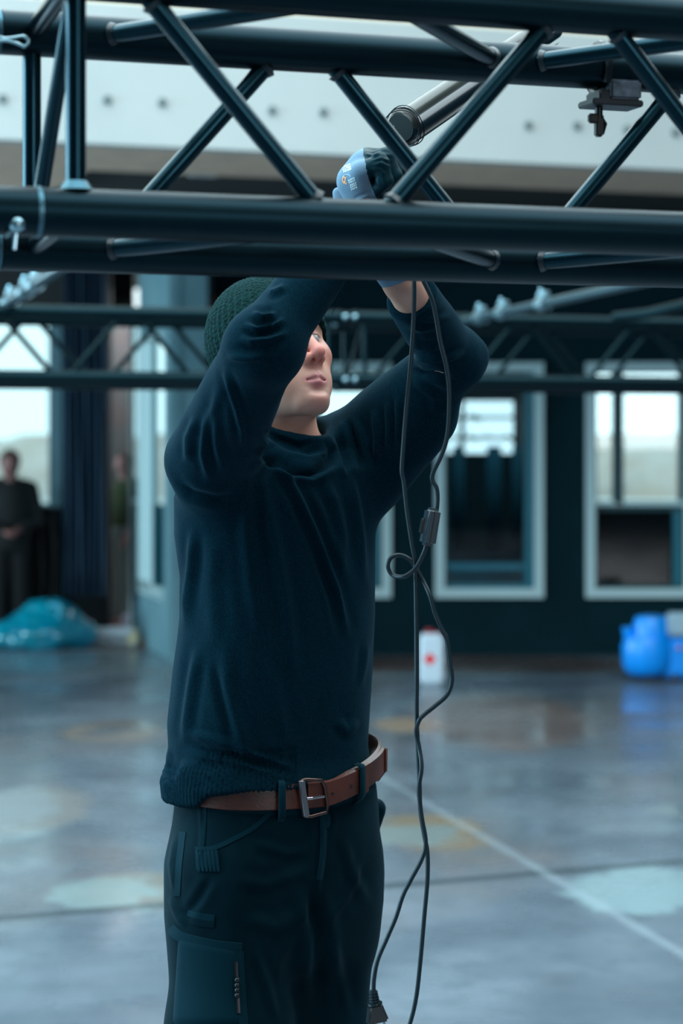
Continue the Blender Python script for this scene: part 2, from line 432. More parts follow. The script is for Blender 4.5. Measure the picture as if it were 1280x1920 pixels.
# oblique wall running from (345) back to the door opening
A0 = Vector((X(345, 14.75), 14.75, 0)); A1 = Vector((X(249, 16.8), 16.8, 0)); ad = (A1-A0).normalized(); an = Vector((ad.y, -ad.x, 0))
if an.dot(Vector((0, -1, 0))) < 0: an = -an
an = Vector((-ad.y, ad.x, 0)) if Vector((-ad.y, ad.x, 0)).x > 0 else Vector((ad.y, -ad.x, 0))
def a_at(px):
    # distance along the oblique wall for a pixel column
    k = (px-640)/F; s = (k*A0.y-A0.x)/(ad.x-k*ad.y); return s
def a_box(b, px0, px1, z0, z1, n0, n1):
    s0, s1 = a_at(px0), a_at(px1)
    c = A0 + ad*((s0+s1)/2) + an*((n0+n1)/2) + UP*((z0+z1)/2); b.obox(c, ad, an, UP, abs(s1-s0)/2, abs(n1-n0)/2, (z1-z0)/2)
wz0, wz1 = Z(1095, 15.7), Z(640, 15.7)
b = MB()
for p0, p1, z0, z1 in ((345, 318, 0, 3.2), (318, 270, 0, wz0), (318, 270, wz1, 3.2)):
    a_box(b, p0, p1, z0, z1, -.04, 0)
b.box((A0.x-.1, 14.75, 0), (A0.x+.16, D1+.1, 3.2))
struct(b.build('wall_oblique', m_wallgrey, smooth=False))
b = MB(); a_box(b, 324, 318, wz0-.08, wz1+.05, 0, .02); a_box(b, 295, 268, wz0-.08, wz1+.05, -.04, .005); a_box(b, 316, 268, wz0-.10, wz0, -.04, .06); a_box(b, 316, 268, wz1, wz1+.06, -.04, .03)
w5 = struct(b.build('window_5', m_frame, smooth=False))
b = MB(); a_box(b, 318, 294, wz0, Z(945, 15.7), -.035, -.025); b.build('lower_panel', M('teal_dark_glass', (6, 58, 68), .3), w5, smooth=False)
b = MB(); a_box(b, 318, 294, Z(945, 15.7), wz1, -.035, -.025); b.build('pane', m_glass, w5, smooth=False)
b = MB(); a_box(b, 345, 249, 0, .07, 0, .03); struct(b.build('baseboard_oblique', M('pale_skirting', (150, 150, 142), .6), smooth=False))
b = MB(); b.box((X(338, 15.3), 15.28, Z(652, 15.3)), (X(425, 15.3), 15.39, Z(604, 15.3)))
tag(b.build('panel', M('dull_red_panel', (110, 44, 44), .7, var=(9, (60, 34, 38))), smooth=False), 'dull red panel high on the wall just left of the green beanie', 'panel')
b = MB(); b.box((X(335, 15.3), 15.2, Z(582, 15.3)), (X(470, 15.3), 15.39, Z(560, 15.3)))
tag(b.build('beam', M('rusty_beam', (92, 52, 44), .7), smooth=False), 'rusty brown beam on the wall behind the top of the far truss', 'beam')
# door recess: pale jambs
b = MB(); b.box((X(196, 18.5), 18.5, 0), (X(250, 18.5), 18.56, Z(590, 18.5))); struct(b.build('door_1', M('grey_green_door', (120, 134, 132), .6, var=(2, (140, 118, 116))), smooth=False))
b = MB(); q = 16.86
for x0, x1, y0, y1 in ((242, 246, 604, 1200), (246, 274, 604, 610), (246, 274, 936, 944), (222, 242, 600, 606), (222, 242, 692, 698)):
    b.box((X(x0, q), q, max(0, Z(y1, q))), (X(x1, q), q+.06, Z(y0, q)))
w6 = struct(b.build('window_6', M('white_jamb', (215, 228, 232), .5), smooth=False))
b = MB(); b.box((X(246, q), q+.02, Z(938, q)), (X(276, q), q+.03, Z(606, q))); b.build('pane', glass_mat('lit_jamb_pane', (208, 224, 228), .05), w6, smooth=False)  # pane onto the sky added to stand for the lit white jamb paint
b = MB(); b.box((X(246, q), q+.02, 0), (X(270, q), q+.05, Z(938, q))); b.build('lower_panel', m_wallgrey, w6, smooth=False)  # fade of the white jamb into shade put in as a grey lower part
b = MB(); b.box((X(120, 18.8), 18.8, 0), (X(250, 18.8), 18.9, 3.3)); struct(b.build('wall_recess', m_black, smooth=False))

# ------------------------------------------------------------------ trusses
def zig(O, t0, t1, node, half, gap, za, zb, off_a, off_b):
    """zigzag brace segments between line a (nodes at node+2k*half) and line b (nodes half a period on)"""
    out = []; k = math.floor((t0-node)/(2*half))-1
    while node+k*2*half < t1+half:
        a = node+k*2*half
        for s in (-1, 1):
            ta, tb = a+s*gap/2, a+s*(half-gap/2)
            if t0-1e-6 <= min(ta, tb) and max(ta, tb) <= t1+1e-6:
                out.append((O+U*ta+off_a, O+U*tb+off_b))
        k += 1
    return out
def truss(O, t0, t1, label, group, ftop, btop, half, drop=-.016, W=.24, HH=.24, r=.025, rb=.0105, mat=None, near=True, lace=None, endl=True, endr=True):
    root = thing('truss', label, 'truss', O+U*((t0+t1)/2), group)
    offs = {'fb': Vector(), 'ft': UP*HH, 'bb': V*W+UP*drop, 'bt': V*W+UP*(HH+drop)}
    n = 32 if near else 14
    for k, o_ in offs.items():
        b = MB(); b.tube([O+U*t0+o_, O+U*t1+o_], r, n); b.build('chord', mat, root)
    segs = zig(O, t0, t1, ftop, half, .05, 0, 0, offs['ft'], offs['fb']) + zig(O, t0, t1, btop, half, .05, 0, 0, offs['bt'], offs['bb'])
    if lace is not None:
        segs += zig(O, t0, t1, lace, half, .03, 0, 0, offs['bt'], offs['ft']) + zig(O, t0, t1, lace, half, .03, 0, 0, offs['bb'], offs['fb'])
    wp = []
    for a, c in segs:
        b = MB(); b.tube([a, c], rb, 20 if near else 10); br = b.build('brace', m_brace if near else mat, root)
        if near:
            for e, g in ((a, c), (c, a)):
                dd = (g-e).normalized(); s = e+dd*(.022/max(.3, abs(dd.z)) if abs(dd.z) > .3 else .027)
                b = MB(); b.tube([s, s+dd*.006], [rb+.0035, rb+.0008], 16); b.build('weld', m_weld_dark, br)
    for on, t in ((endl, t0+.035), (endr, t1-.035)):
        if not on: continue
        for a, c in (('ft', 'fb'), ('bt', 'bb'), ('ft', 'bt'), ('fb', 'bb'), ('ft', 'bb')):
            b = MB(); b.tube([O+U*t+offs[a], O+U*t+offs[c]], rb if a+c != 'ftbb' else rb*.8, 20 if near else 10); br = b.build('brace', m_brace if near else mat, root)
            if near and (a, c) == ('ft', 'fb'):
                b = MB(); e = O+U*t+offs['fb']+UP*.0235; b.tube([e, e+UP*.009], [rb+.007, rb+.001], 18)
                w_ = b.build('weld', m_weld, br); w_['label'] = 'rough silvery weld bead'
    return root, offs
m_weld_dark = M('painted_weld', (12, 34, 44), .35, spec=.6, bump=(350, .5, .001))
NO = P(640, 417, 2.243)
near, noff = truss(NO, -.318, 1.6, 'large black box truss crossing close overhead in front of the worker', None, .2759, .0326, .262, mat=m_truss, lace=.295, endr=False)
# the truss piece that joins it at the left end
jt = thing('truss', 'black truss end piece cut by the left frame edge, joined to the overhead truss', 'truss', NO-U*.6)
for k, o_ in noff.items():
    b = MB(); b.tube([NO-U*1.2+o_, NO-U*.322+o_], .0252, 32); b.build('chord', m_truss, jt)
    b = MB(); b.tube([NO-U*.3245+o_, NO-U*.3195+o_], .0262, 32); r_ = b.build('coupler_ring', m_weld, jt); r_['label'] = 'bright machined joint ring'
    b = MB(); b.tube([NO-U*.372+o_, NO-U*.369+o_], .0258, 32); b.build('coupler_ring', m_weld, jt)
for tt in (-.41,):
    for a, c in (('ft', 'fb'), ('bt', 'bb')):
        b = MB(); b.tube([NO+U*tt+noff[a], NO+U*tt+noff[c]], .0105, 20); b.build('brace', m_truss, jt)
# spring clip on the rear top joint, pin with nut on the front bottom joint
def line_t(px, off):
    k = (px-640)/F; q = NO+off; return (k*q.y-q.x)/(cs-k*sn)
def on_line(px, py, off, out=.03):
    q = NO+off+U*line_t(px, off); d = q.y-out; return P(px, py, d)
c0 = P(2, 72, 2.28); pts = [P(x, y, 2.29) for x, y in ((-8, 66), (8, 72), (30, 70), (44, 68), (52, 74), (52, 82), (45, 88), (41, 84))]
b = MB(); b.tube(spline(pts, 6), .0017, 8); b.tube(spline([P(x, y, 2.288) for x, y in ((-8, 78), (10, 76), (28, 80), (42, 86))], 6), .0017, 8)
b.tube([P(-6, 70, 2.29), P(-6, 70, 2.33)], .005, 12)
tag(b.build('spring_clip', m_steel), 'shiny wire spring clip on the upper tube joint at the left frame edge', 'clip')
q = thing('locking_pin', 'steel pin with round head and split clip under the left end of the front tube', 'pin', P(32, 428, 2.10))
b = MB(); b.tube([P(32, 408, 2.155), P(32, 408, 2.125)], .0055, 14); b.ball(P(32, 420, 2.115), .0085, 16); b.tube([P(32, 424, 2.12), P(32, 432, 2.12)], .0095, 6); b.build('pin_head', m_steel, q)
b = MB(); b.tube([P(30, 438, 2.118), P(27, 468, 2.118)], .0022, 8); b.tube([P(24, 430, 2.118), P(10, 444, 2.116)], .002, 8); b.build('split_clip', m_steel, q)

# far truss pair, parallel to it
FO2 = P(640, 712, 8.2)
def ft_(px): k = (px-640)/F; return (k*FO2.y-FO2.x)/(cs-k*sn)
ta, tb = ft_(632), ft_(668)
nf = ft_(245)
truss(FO2, ft_(-160), ta, 'left half of the far black box truss across the hall', None, nf, nf+.19, .26, mat=m_trussf, near=False)
far2, foff = truss(FO2, tb, ft_(1500), 'right half of the far black box truss across the hall', None, nf+.52*5+.02, nf+.52*5+.21, .26, mat=m_trussf, near=False)
cp = thing('truss_coupler', 'pinned joint between the two halves of the far truss', 'coupler', FO2+U*((ta+tb)/2))
for k, o_ in foff.items():
    b = MB(); b.tube([FO2+U*(ta-.005)+o_, FO2+U*(ta+.012)+o_], .027, 16); b.tube([FO2+U*(ta+.012)+o_, FO2+U*(tb-.012)+o_], .022, 16); b.tube([FO2+U*(tb-.012)+o_, FO2+U*(tb+.005)+o_], .027, 16); b.build('coupler_body', m_trussf, cp)
    for e in (ta+.02, tb-.02):
        b = MB(); q = FO2+U*e+o_-V*.03; b.tube([q-V*.008, q+V*.06], .009, 10); b.ball(q-V*.01, .011, 10); b.build('pin', m_steel, cp)
# silvery side pipes with clamps at the two corners of the rig
def side_pipe(p0, p1, r, label, clamps):
    root = thing('pipe', label, 'pipe', (p0+p1)/2)
    b = MB(); b.tube([p0, p1], r, 16); b.build('tube', M('brushed_pipe', (40, 72, 84), .35, metal=.6), root)
    d = (p1-p0).normalized()
    for t in clamps:
        c = p0+(p1-p0)*t; b = MB(); b.tube([c-d*.035, c+d*.035], r+.008, 16); b.obox(c+UP*(r+.012), d, d.cross(UP).normalized(), UP, .03, .014, .014, .004)
        cl = b.build('pipe_clamp', m_steel, root)
        b = MB(); b.tube([c+UP*(r+.01)-d*.02, c+UP*(r+.04)-d*.02], .006, 8); b.build('clamp_bolt', m_steel, cl)
side_pipe(P(868, 603, 8.1), P(1290, 510, 6.2), .017, 'silvery pipe with clamps rising to the right over the far truss', (.1, .22, .42))
side_pipe(P(0, 578, 8.0), P(200, 445, 6.4), .021, 'silvery pipe with clamps at the left end of the far truss', (.12, .28, .38))
b = MB(); b.tube([P(1150, 596, 8.1), P(1215, 588, 8.05), P(1290, 570, 7.9)], .02, 12)
tag(b.build('pipe', m_trussf), 'short dark pipe lying on the far truss at the right frame edge', 'pipe')

# hook clamp on the back top tube
kc = thing('hook_clamp', 'black hook clamp with wing bolt hanging under the upper rear truss tube', 'clamp', P(1130, 185, 2.62))
kt = noff['bt']; t_ = line_t(1122, kt); kq = NO+kt+U*t_
b = MB(); arc = [kq + V*math.cos(a)*.030 + UP*math.sin(a)*.030 for a in [math.radians(x) for x in range(-100, 230, 20)]]
b.tube(arc, .005, 8); b.obox(kq-UP*.036, U, V, UP, .008, .02, .008, .002); b.build('hook', m_darkmetal, kc)
b = MB(); b.obox(kq-UP*.043+U*.016, U, V, UP, .034, .022, .004, .0015); b.build('plate', m_darkmetal, kc)
b = MB(); b.obox(kq-UP*.027+U*.026-V*.012, U, V, UP, .021, .012, .012, .003); pl = b.build('label_block', M('smoked_plastic', (84, 98, 112), .3, var=(60, (40, 50, 60))), kc); pl['label'] = 'grey blue plate on the clamp'
b = MB(); q0 = kq-UP*.045
b.tube([q0, q0-UP*.030], .005, 10); b.obox(q0-UP*.016-U*.004, U, V, UP, .010, .004, .006, .002)
b.tube([q0-UP*.012+U*.002, q0-UP*.022+U*.009, q0-UP*.034+U*.005], .0025, 8); b.obox(q0-UP*.026, U, V, UP, .005, .005, .012, .002); b.build('wing_bolt', M('black_bolt', (8, 14, 18), .4, metal=.4), kc)

# tube lamp being wired
lp = thing('tube_light', 'glossy dark tube lamp reaching from the raised glove up behind the truss', 'lamp', P(880, 160, 2.95))
L0, L1 = P(752, 243, 2.86), P(1030, 55, 3.25); ld = (L1-L0).normalized(); lu = (UP-ld*ld.z).normalized(); lw = ld.cross(lu)
if lw.y > 0: lw = -lw
b = MB(); b.tube([L0+lu*.013, L1+lu*.013], .0115, 24); b.build('diffuser', M('lamp_tube', (74, 80, 76), .3, spec=.4, var=(9, (58, 64, 62))), lp)
b = MB(); b.tube([L0-lu*.003+lw*.008, L1-lu*.003+lw*.008], .0125, 24); b.build('housing', M('lamp_housing', (10, 26, 36), .28, spec=.45), lp)
b = MB(); G = []
for i in range(13):
    a = math.radians(150+i*14); G.append([L0 - lu*.010 + lu*math.sin(a)*-.0+ (lu*math.sin(a)+lw*math.cos(a))*.0165, L1 - lu*.010+(lu*math.sin(a)+lw*math.cos(a))*.0165])
b.quadgrid(G); o = b.build('reflector', M('lamp_reflector', (50, 54, 62), .3), lp, sharp=False); so = o.modifiers.new('s', 'SOLIDIFY'); so.thickness = .0012
b = MB(); b.tube([L0-ld*.001+lu*.003, L0+ld*.012+lu*.003], [.019, .0235], 24); b.build('end_cap', M('clear_cap', (34, 42, 44), .5), lp)
b = MB()
for k in range(3):
    rr = .026+.0012*k; c = L0+ld*(.002+.006*k)
    b.tube([c+(lu*math.cos(a)+lw*math.sin(a))*rr + ld*.004*math.sin(2*a+k) for a in [2*math.pi*i/28 for i in range(28)]], .0008, 6, closed=True)
b.tube(spline([P(738, 236, 2.84), P(736, 250, 2.83), P(728, 270, 2.82), P(727, 290, 2.81)], 6), .0007, 6)
b.tube(spline([P(742, 262, 2.84), P(748, 272, 2.84), P(742, 286, 2.83), P(735, 300, 2.82)], 6), .0007, 6); b.build('binding_wire', m_darkmetal, lp)
# ------------------------------------------------------------------ implicit surfaces -> one continuous mesh (surface nets)
f32 = np.float32
def A3(v): return np.array(tuple(v), dtype=f32)
def rc(p, a, b, ra, rb):
    a = A3(a); b = A3(b); ab = b-a; L2 = max(float(ab @ ab), 1e-12)
    t = np.clip(((p-a) @ ab)/L2, 0, 1)
    return np.linalg.norm(p-(a+t[:, None]*ab), axis=1) - (ra+(rb-ra)*t)
def ell(p, c, r, R=None):
    q = p-A3(c)
    if R is not None: q = q @ R.T
    r = np.array(r, dtype=f32); k0 = np.linalg.norm(q/r, axis=1); k1 = np.linalg.norm(q/(r*r), axis=1)
    return k0*(k0-1)/np.maximum(k1, 1e-6)
def smin(a, b, k):
    h = np.clip(.5+.5*(b-a)/k, 0, 1); return b+(a-b)*h-k*h*(1-h)
def smax(a, b, k): return -smin(-a, -b, k)
def loft(p, zs, cx, cy, aa, bb, ax, ay, k=.01, pw=2.3):
    """elliptic stack; zs ascending; ax, ay = in-plane unit axes (side, front)"""
    z = p[:, 2]; X_ = p[:, 0]-np.interp(z, zs, cx).astype(f32); Y_ = p[:, 1]-np.interp(z, zs, cy).astype(f32)
    a = np.interp(z, zs, aa).astype(f32); b = np.interp(z, zs, bb).astype(f32)
    u = np.abs(X_*ax[0]+Y_*ax[1])/a; v = np.abs(X_*ay[0]+Y_*ay[1])/b
    r = (u**pw+v**pw+1e-9)**(1/pw); d = (r-1)*np.sqrt((u*b)**2+(v*a)**2+1e-9)/np.maximum(np.sqrt(u*u+v*v), 1e-4)
    return smax(smax(d, z-zs[-1], k), zs[0]-z, k)
def nets(fn, xs, ys, zs, margin=.02):
    xs, ys, zs = [np.asarray(q, dtype=f32) for q in (xs, ys, zs)]
    nx, ny, nz = len(xs), len(ys), len(zs); B = 8
    Fv = np.full((nx, ny, nz), 1.0, dtype=f32)
    bi = [np.arange(0, n, B) for n in (nx, ny, nz)]
    cen = [np.array([(a[i]+a[min(i+B, len(a))-1])/2 for i in b], dtype=f32) for a, b in zip((xs, ys, zs), bi)]
    hal = [np.array([(a[min(i+B, len(a)-1)]-a[i])/2 for i in b], dtype=f32) for a, b in zip((xs, ys, zs), bi)]
    g = np.stack(np.meshgrid(*cen, indexing='ij'), -1).reshape(-1, 3)
    hr = np.stack(np.meshgrid(*hal, indexing='ij'), -1).reshape(-1, 3)
    cv = np.concatenate([fn(g[i:i+200000]) for i in range(0, len(g), 200000)])
    act = np.abs(cv) < np.linalg.norm(hr, axis=1)*1.35+margin
    sh = tuple(len(b) for b in bi); act = act.reshape(sh); cs_ = cv.reshape(sh)
    blocks = np.argwhere(act); Ia, Va = [], []
    for i, j, k in np.argwhere(~act & (cs_ < 0)):
        Fv[i*B:(i+1)*B, j*B:(j+1)*B, k*B:(k+1)*B] = -1
    for s in range(0, len(blocks), 600):
        pi = []
        for i, j, k in blocks[s:s+600]:
            a, b, c = np.meshgrid(np.arange(i*B, min(i*B+B, nx)), np.arange(j*B, min(j*B+B, ny)), np.arange(k*B, min(k*B+B, nz)), indexing='ij')
            pi.append(np.stack([a.ravel(), b.ravel(), c.ravel()], 1))
        pi = np.concatenate(pi); pts = np.stack([xs[pi[:, 0]], ys[pi[:, 1]], zs[pi[:, 2]]], 1)
        Fv[pi[:, 0], pi[:, 1], pi[:, 2]] = fn(pts)
    neg = Fv < 0
    cnt = np.zeros((nx-1, ny-1, nz-1), dtype=np.int8)
    for dx in (0, 1):
        for dy in (0, 1):
            for dz in (0, 1): cnt += neg[dx:nx-1+dx, dy:ny-1+dy, dz:nz-1+dz]
    cells = np.argwhere((cnt > 0) & (cnt < 8)); ids = np.full(cnt.shape, -1, dtype=np.int32)
    ids[cells[:, 0], cells[:, 1], cells[:, 2]] = np.arange(len(cells))
    acc = np.zeros((len(cells), 3)); n_ = np.zeros(len(cells))
    for ax_ in range(3):
        o1, o2 = [q for q in range(3) if q != ax_]
        for a in (0, 1):
            for b in (0, 1):
                c0 = cells.copy(); c0[:, o1] += a; c0[:, o2] += b; c1 = c0.copy(); c1[:, ax_] += 1
                f0 = Fv[c0[:, 0], c0[:, 1], c0[:, 2]]; f1 = Fv[c1[:, 0], c1[:, 1], c1[:, 2]]
                m = (f0 < 0) != (f1 < 0); t = np.where(m, f0/np.where(m, f0-f1, 1), 0)
                q = c0.astype(float); q[:, ax_] += t; acc[m] += q[m]; n_[m] += 1
    acc /= n_[:, None]
    v = np.stack([np.interp(acc[:, i], np.arange(len(a)), a) for i, a in enumerate((xs, ys, zs))], 1)
    faces = []
    for ax_ in range(3):
        sl0 = [slice(None)]*3; sl1 = [slice(None)]*3; sl0[ax_] = slice(0, -1); sl1[ax_] = slice(1, None)
        n0 = neg[tuple(sl0)]; n1 = neg[tuple(sl1)]; e = np.argwhere(n0 != n1)
        o1, o2 = [(1, 2), (2, 0), (0, 1)][ax_]
        e = e[(e[:, o1] > 0) & (e[:, o2] > 0) & (e[:, o1] < cnt.shape[o1]) & (e[:, o2] < cnt.shape[o2])]
        s = n0[e[:, 0], e[:, 1], e[:, 2]]
        q = []
        for a, b in ((1, 1), (0, 1), (0, 0), (1, 0)):
            c = e.copy(); c[:, o1] -= a; c[:, o2] -= b; q.append(ids[c[:, 0], c[:, 1], c[:, 2]])
        q = np.stack(q, 1); q[~s] = q[~s][:, ::-1]; faces.append(q)
    return v, np.concatenate(faces)
def axis(lo, hi, h, fine=None):
    """grid coordinates; fine = (lo, hi, h) range with its own spacing"""
    if fine is None: return np.arange(lo, hi+h, h)
    a, b, hf = fine
    return np.concatenate([np.arange(lo, a-h*.5, h), np.arange(a, b, hf), np.arange(b, hi+h, h)])
def np_obj(name, v, f, mat, parent):
    me = bpy.data.meshes.new(name); c = np.array(WORLD(parent))
    me.vertices.add(len(v)); me.vertices.foreach_set('co', (v-c).astype(np.float32).ravel())
    me.loops.add(len(f)*4); me.loops.foreach_set('vertex_index', f.astype(np.int32).ravel())
    me.polygons.add(len(f)); me.polygons.foreach_set('loop_start', np.arange(0, len(f)*4, 4, dtype=np.int32))
    me.polygons.foreach_set('use_smooth', np.ones(len(f), dtype=bool))
    for q in (mat if isinstance(mat, (list, tuple)) else [mat]): me.materials.append(q)
    me.update(calc_edges=True); me.validate()
    o = bpy.data.objects.new(name, me); COL.objects.link(o); o.parent = parent
    return o
def vnormals(v, f):
    n = np.cross(v[f[:, 2]]-v[f[:, 0]], v[f[:, 3]]-v[f[:, 1]]); out = np.zeros_like(v)
    for k in range(4): np.add.at(out, f[:, k], n)
    return out/np.maximum(np.linalg.norm(out, axis=1), 1e-12)[:, None]
def smooth_mesh(v, f, it=2, lam=.5):
    for _ in range(it):
        s = np.zeros_like(v); c = np.zeros(len(v))
        for a, b in ((0, 1), (1, 2), (2, 3), (3, 0)):
            np.add.at(s, f[:, a], v[f[:, b]]); np.add.at(c, f[:, a], 1)
            np.add.at(s, f[:, b], v[f[:, a]]); np.add.at(c, f[:, b], 1)
        v = v+lam*(s/c[:, None]-v)
    return v
def proj(v): return 640+v[:, 0]/v[:, 1]*F, HY-(v[:, 2]-H)/v[:, 1]*F
def folds(v, f, items, back=False):
    """press creases and ridges into cloth; each item: polyline seen from the front, width, height (m), ends fade out"""
    n = vnormals(v, f); px, py = proj(v); eye = np.array([0, 0, H]); d = eye-v; d /= np.linalg.norm(d, axis=1)[:, None]
    w_ = np.clip(((n*d).sum(1)+.05)*5, 0, 1); disp = np.zeros(len(v))
    for pts, wd, amp in items:
        best = np.full(len(v), 1e9); bt = np.zeros(len(v)); tot = sum(math.dist(pts[i], pts[i+1]) for i in range(len(pts)-1)); run = 0
        for (x0, y0), (x1, y1) in zip(pts[:-1], pts[1:]):
            L = math.dist((x0, y0), (x1, y1)); t = np.clip(((px-x0)*(x1-x0)+(py-y0)*(y1-y0))/(L*L), 0, 1)
            dd = np.hypot(px-(x0+t*(x1-x0)), py-(y0+t*(y1-y0))); m = dd < best
            best[m] = dd[m]; bt[m] = ((run+t*L)/tot)[m]; run += L
        env = np.clip(np.minimum(bt, 1-bt)*4, .0, 1)
        g = np.exp(-(best/wd)**2)-.45*np.exp(-((best-wd*1.7)/wd)**2)
        disp += amp*g*env
    return v+n*(disp*w_)[:, None]
def wobble(v, scale, amp, seed=0):
    o = np.array([mnoise.noise(Vector((x*scale[0]+seed, y*scale[1], z*scale[2]))) for x, y, z in v]); return o*amp

# ------------------------------------------------------------------ materials of the figure
m_sweater = M('navy_fleece', (3, 26, 36), .95, sheen=.05, spec=.05, stint=(.3, .8, 1, 1), var=(420, (6, 35, 48)), bump=(900, .35, .0012))
m_rib = m_sweater.copy(); m_rib.name = 'ribbed_fleece'
m_trouser = M('black_work_twill', (2, 20, 28), .85, sheen=.03, spec=.1, stint=(.3, .8, 1, 1), var=(14, (4, 27, 36)), bump=(1400, .3, .0006))
m_trouser2 = M('twill_reinforcement', (5, 34, 44), .8, sheen=.03, spec=.12, stint=(.3, .8, 1, 1), bump=(1200, .3, .0006))
m_leather = M('brown_belt_leather', (88, 44, 33), .36, spec=.5, var=(16, (48, 28, 26)), bump=(240, .35, .001))
m_buckle = M('pewter_buckle', (165, 160, 165), .3, metal=1)
m_beanie = M('green_knit', (12, 44, 42), .95, sheen=.08, spec=.05, var=(160, (6, 28, 28)), bump=(260, .9, .004))
m_skin = M('skin', (205, 158, 146), .48, spec=.4, attr='tint', bump=(500, .12, .0006))
m_skin.node_tree.nodes['Principled BSDF'].inputs['Subsurface Weight'].default_value = .12
m_skin.node_tree.nodes['Principled BSDF'].inputs['Subsurface Radius'].default_value = (.012, .004, .002)
m_skin.node_tree.nodes['Principled BSDF'].inputs['Subsurface Scale'].default_value = .6
m_eye = M('eye_white', (150, 148, 150), .15); m_iris = M('iris', (40, 52, 56), .1)
m_glove_k = M('blue_knit_glove', (104, 134, 158), .9, sheen=.1, bump=(900, .5, .001))
m_glove_c = M('black_glove_coating', (2, 30, 38), .5, spec=.25, stint=(.3, .8, 1, 1), bump=(500, .3, .0008))
m_hair = M('short_brown_hair', (70, 52, 44), .7)
m_boot = M('black_boot', (14, 16, 18), .5)

# ------------------------------------------------------------------ skeleton of the worker
worker = thing('person', 'worker in dark fleece sweater and beanie reaching up into the truss with gloved hands', 'person', (X(520, 3.09), 3.09, 0))
yaw = math.radians(38)
Ff = (math.sin(yaw), -math.cos(yaw)); Rr = (-math.cos(yaw), -math.sin(yaw))      # chest direction, his right side
F3 = Vector((Ff[0], Ff[1], 0)); R3 = Vector((Rr[0], Rr[1], 0)); L3 = -R3
DT = 3.09
def torso_tab(tab, ratio, d=DT, dy=0):
    zs, cx, cy, a, b = [], [], [], [], []
    for y, l, r in sorted(tab, key=lambda q: -q[0]):
        hw = (r-l)/2/F*d; pr = math.hypot(Rr[0], ratio*Ff[0])
        zs.append(Z(y, d)); cx.append(X((l+r)/2, d)); cy.append(d+dy); a.append(hw/pr); b.append(hw/pr*ratio)
    return [np.array(q) for q in (zs, cx, cy, a, b)]
SH_R, EL_R, WR_R = P(398, 862, 2.97), P(492, 648, 2.74), P(632, 462, 2.83)
SH_L, EL_L, WR_L = P(655, 862, 3.17), P(848, 674, 3.02), P(752, 528, 2.84)

# head frame
hyaw, hpit = math.radians(42), math.radians(17)
hf = Vector((math.sin(hyaw)*math.cos(hpit), -math.cos(hyaw)*math.cos(hpit), math.sin(hpit)))
hl = Vector((math.cos(hyaw), math.sin(hyaw), 0)); hu = hf.cross(hl)*-1
if hu.z < 0: hu = -hu
HS = .93
HC = P(506, 671, 3.09)
roll = math.radians(0)
def h(f_, l_, u_): return HC + (hf*f_ + hl*l_ + hu*u_)*HS
RH = np.array([tuple(hf), tuple(hl), tuple(hu)], dtype=f32)

def head_sdf(p):
    d = ell(p, h(.004, 0, .028), [q*HS for q in (.084, .074, .084)], RH)
    d = smin(d, ell(p, h(.028, 0, -.030), [q*HS for q in (.060, .060, .078)], RH), .03)
    for s in (-1, 1):
        d = smin(d, rc(p, h(.000, s*.046, -.064), h(.068, s*.020, -.097), .017*HS, .014*HS), .028)
        d = smin(d, ell(p, h(.054, s*.044, -.018), [q*HS for q in (.026, .024, .022)], RH), .02)
        d = smin(d, rc(p, h(.076, s*.014, .030), h(.058, s*.050, .026), .012*HS, .009*HS), .014)
        d = smin(d, ell(p, h(.060, s*.030, -.060), [q*HS for q in (.024, .022, .026)], RH), .02)
    d = smin(d, ell(p, h(.080, 0, -.090), [q*HS for q in (.017, .021, .016)], RH), .018)
    d = smin(d, ell(p, h(.074, 0, -.062), [q*HS for q in (.020, .026, .026)], RH), .02)
    for s in (-1, 1):       # eye sockets
        d = smax(d, -ell(p, h(.090, s*.031, .010), [q*HS for q in (.018, .018, .012)], RH), .014)
    for s in (-1, 1):       # lids
        d = smin(d, ell(p, h(.0665, s*.031, .010), [.0138*HS]*3), .005)
    for s in (-1, 1):       # eye openings
        d = smax(d, -ell(p, h(.082, s*.031, .0085), [q*HS for q in (.014, .0125, .0036)], RH), .0015)
    # nose
    n = rc(p, h(.082, 0, .018), h(.110, 0, -.026), .0080*HS, .0092*HS)
    n = smin(n, rc(p, h(.112, 0, -.028), h(.096, 0, -.040), .0080*HS, .006*HS), .008)
    for s in (-1, 1):
        n = smin(n, ell(p, h(.096, s*.0135, -.033), [q*HS for q in (.012, .0068, .0085)], RH), .006)
    d = smin(d, n, .010)
    for s in (-1, 1):
        d = smax(d, -rc(p, h(.103, s*.0075, -.046), h(.100, s*.0065, -.030), .0042*HS, .003*HS), .003)
    # lips
    for s in (-1, 1):
        up = rc(p, h(.0955, s*.004, -.0600), h(.0815, s*.024, -.0665), .0052*HS, .0022*HS)
        lo = rc(p, h(.0940, 0, -.0725), h(.0810, s*.022, -.0682), .0066*HS, .0022*HS)
        d = smin(d, up, .005); d = smin(d, lo, .005)
    for s in (-1, 1):
        d = smax(d, -rc(p, h(.1035, 0, -.0660), h(.0850, s*.027, -.0670), .0016*HS, .0012*HS), .003)
    d = smax(d, -rc(p, h(.1020, 0, -.046), h(.1030, 0, -.056), .0022*HS, .0022*HS), .006)       # philtrum
    d = smax(d, -ell(p, h(.1010, 0, -.0825), [q*HS for q in (.010, .017, .005)], RH), .012)    # dip under the lip
    for s in (-1, 1):       # ears
        e = ell(p, h(-.012, s*.079, -.008), [q*HS for q in (.016, .006, .030)], RH)
        e = smax(e, -ell(p, h(-.008, s*.086, -.006), [q*HS for q in (.009, .006, .018)], RH), .005)
        d = smin(d, e, .006)
    return d
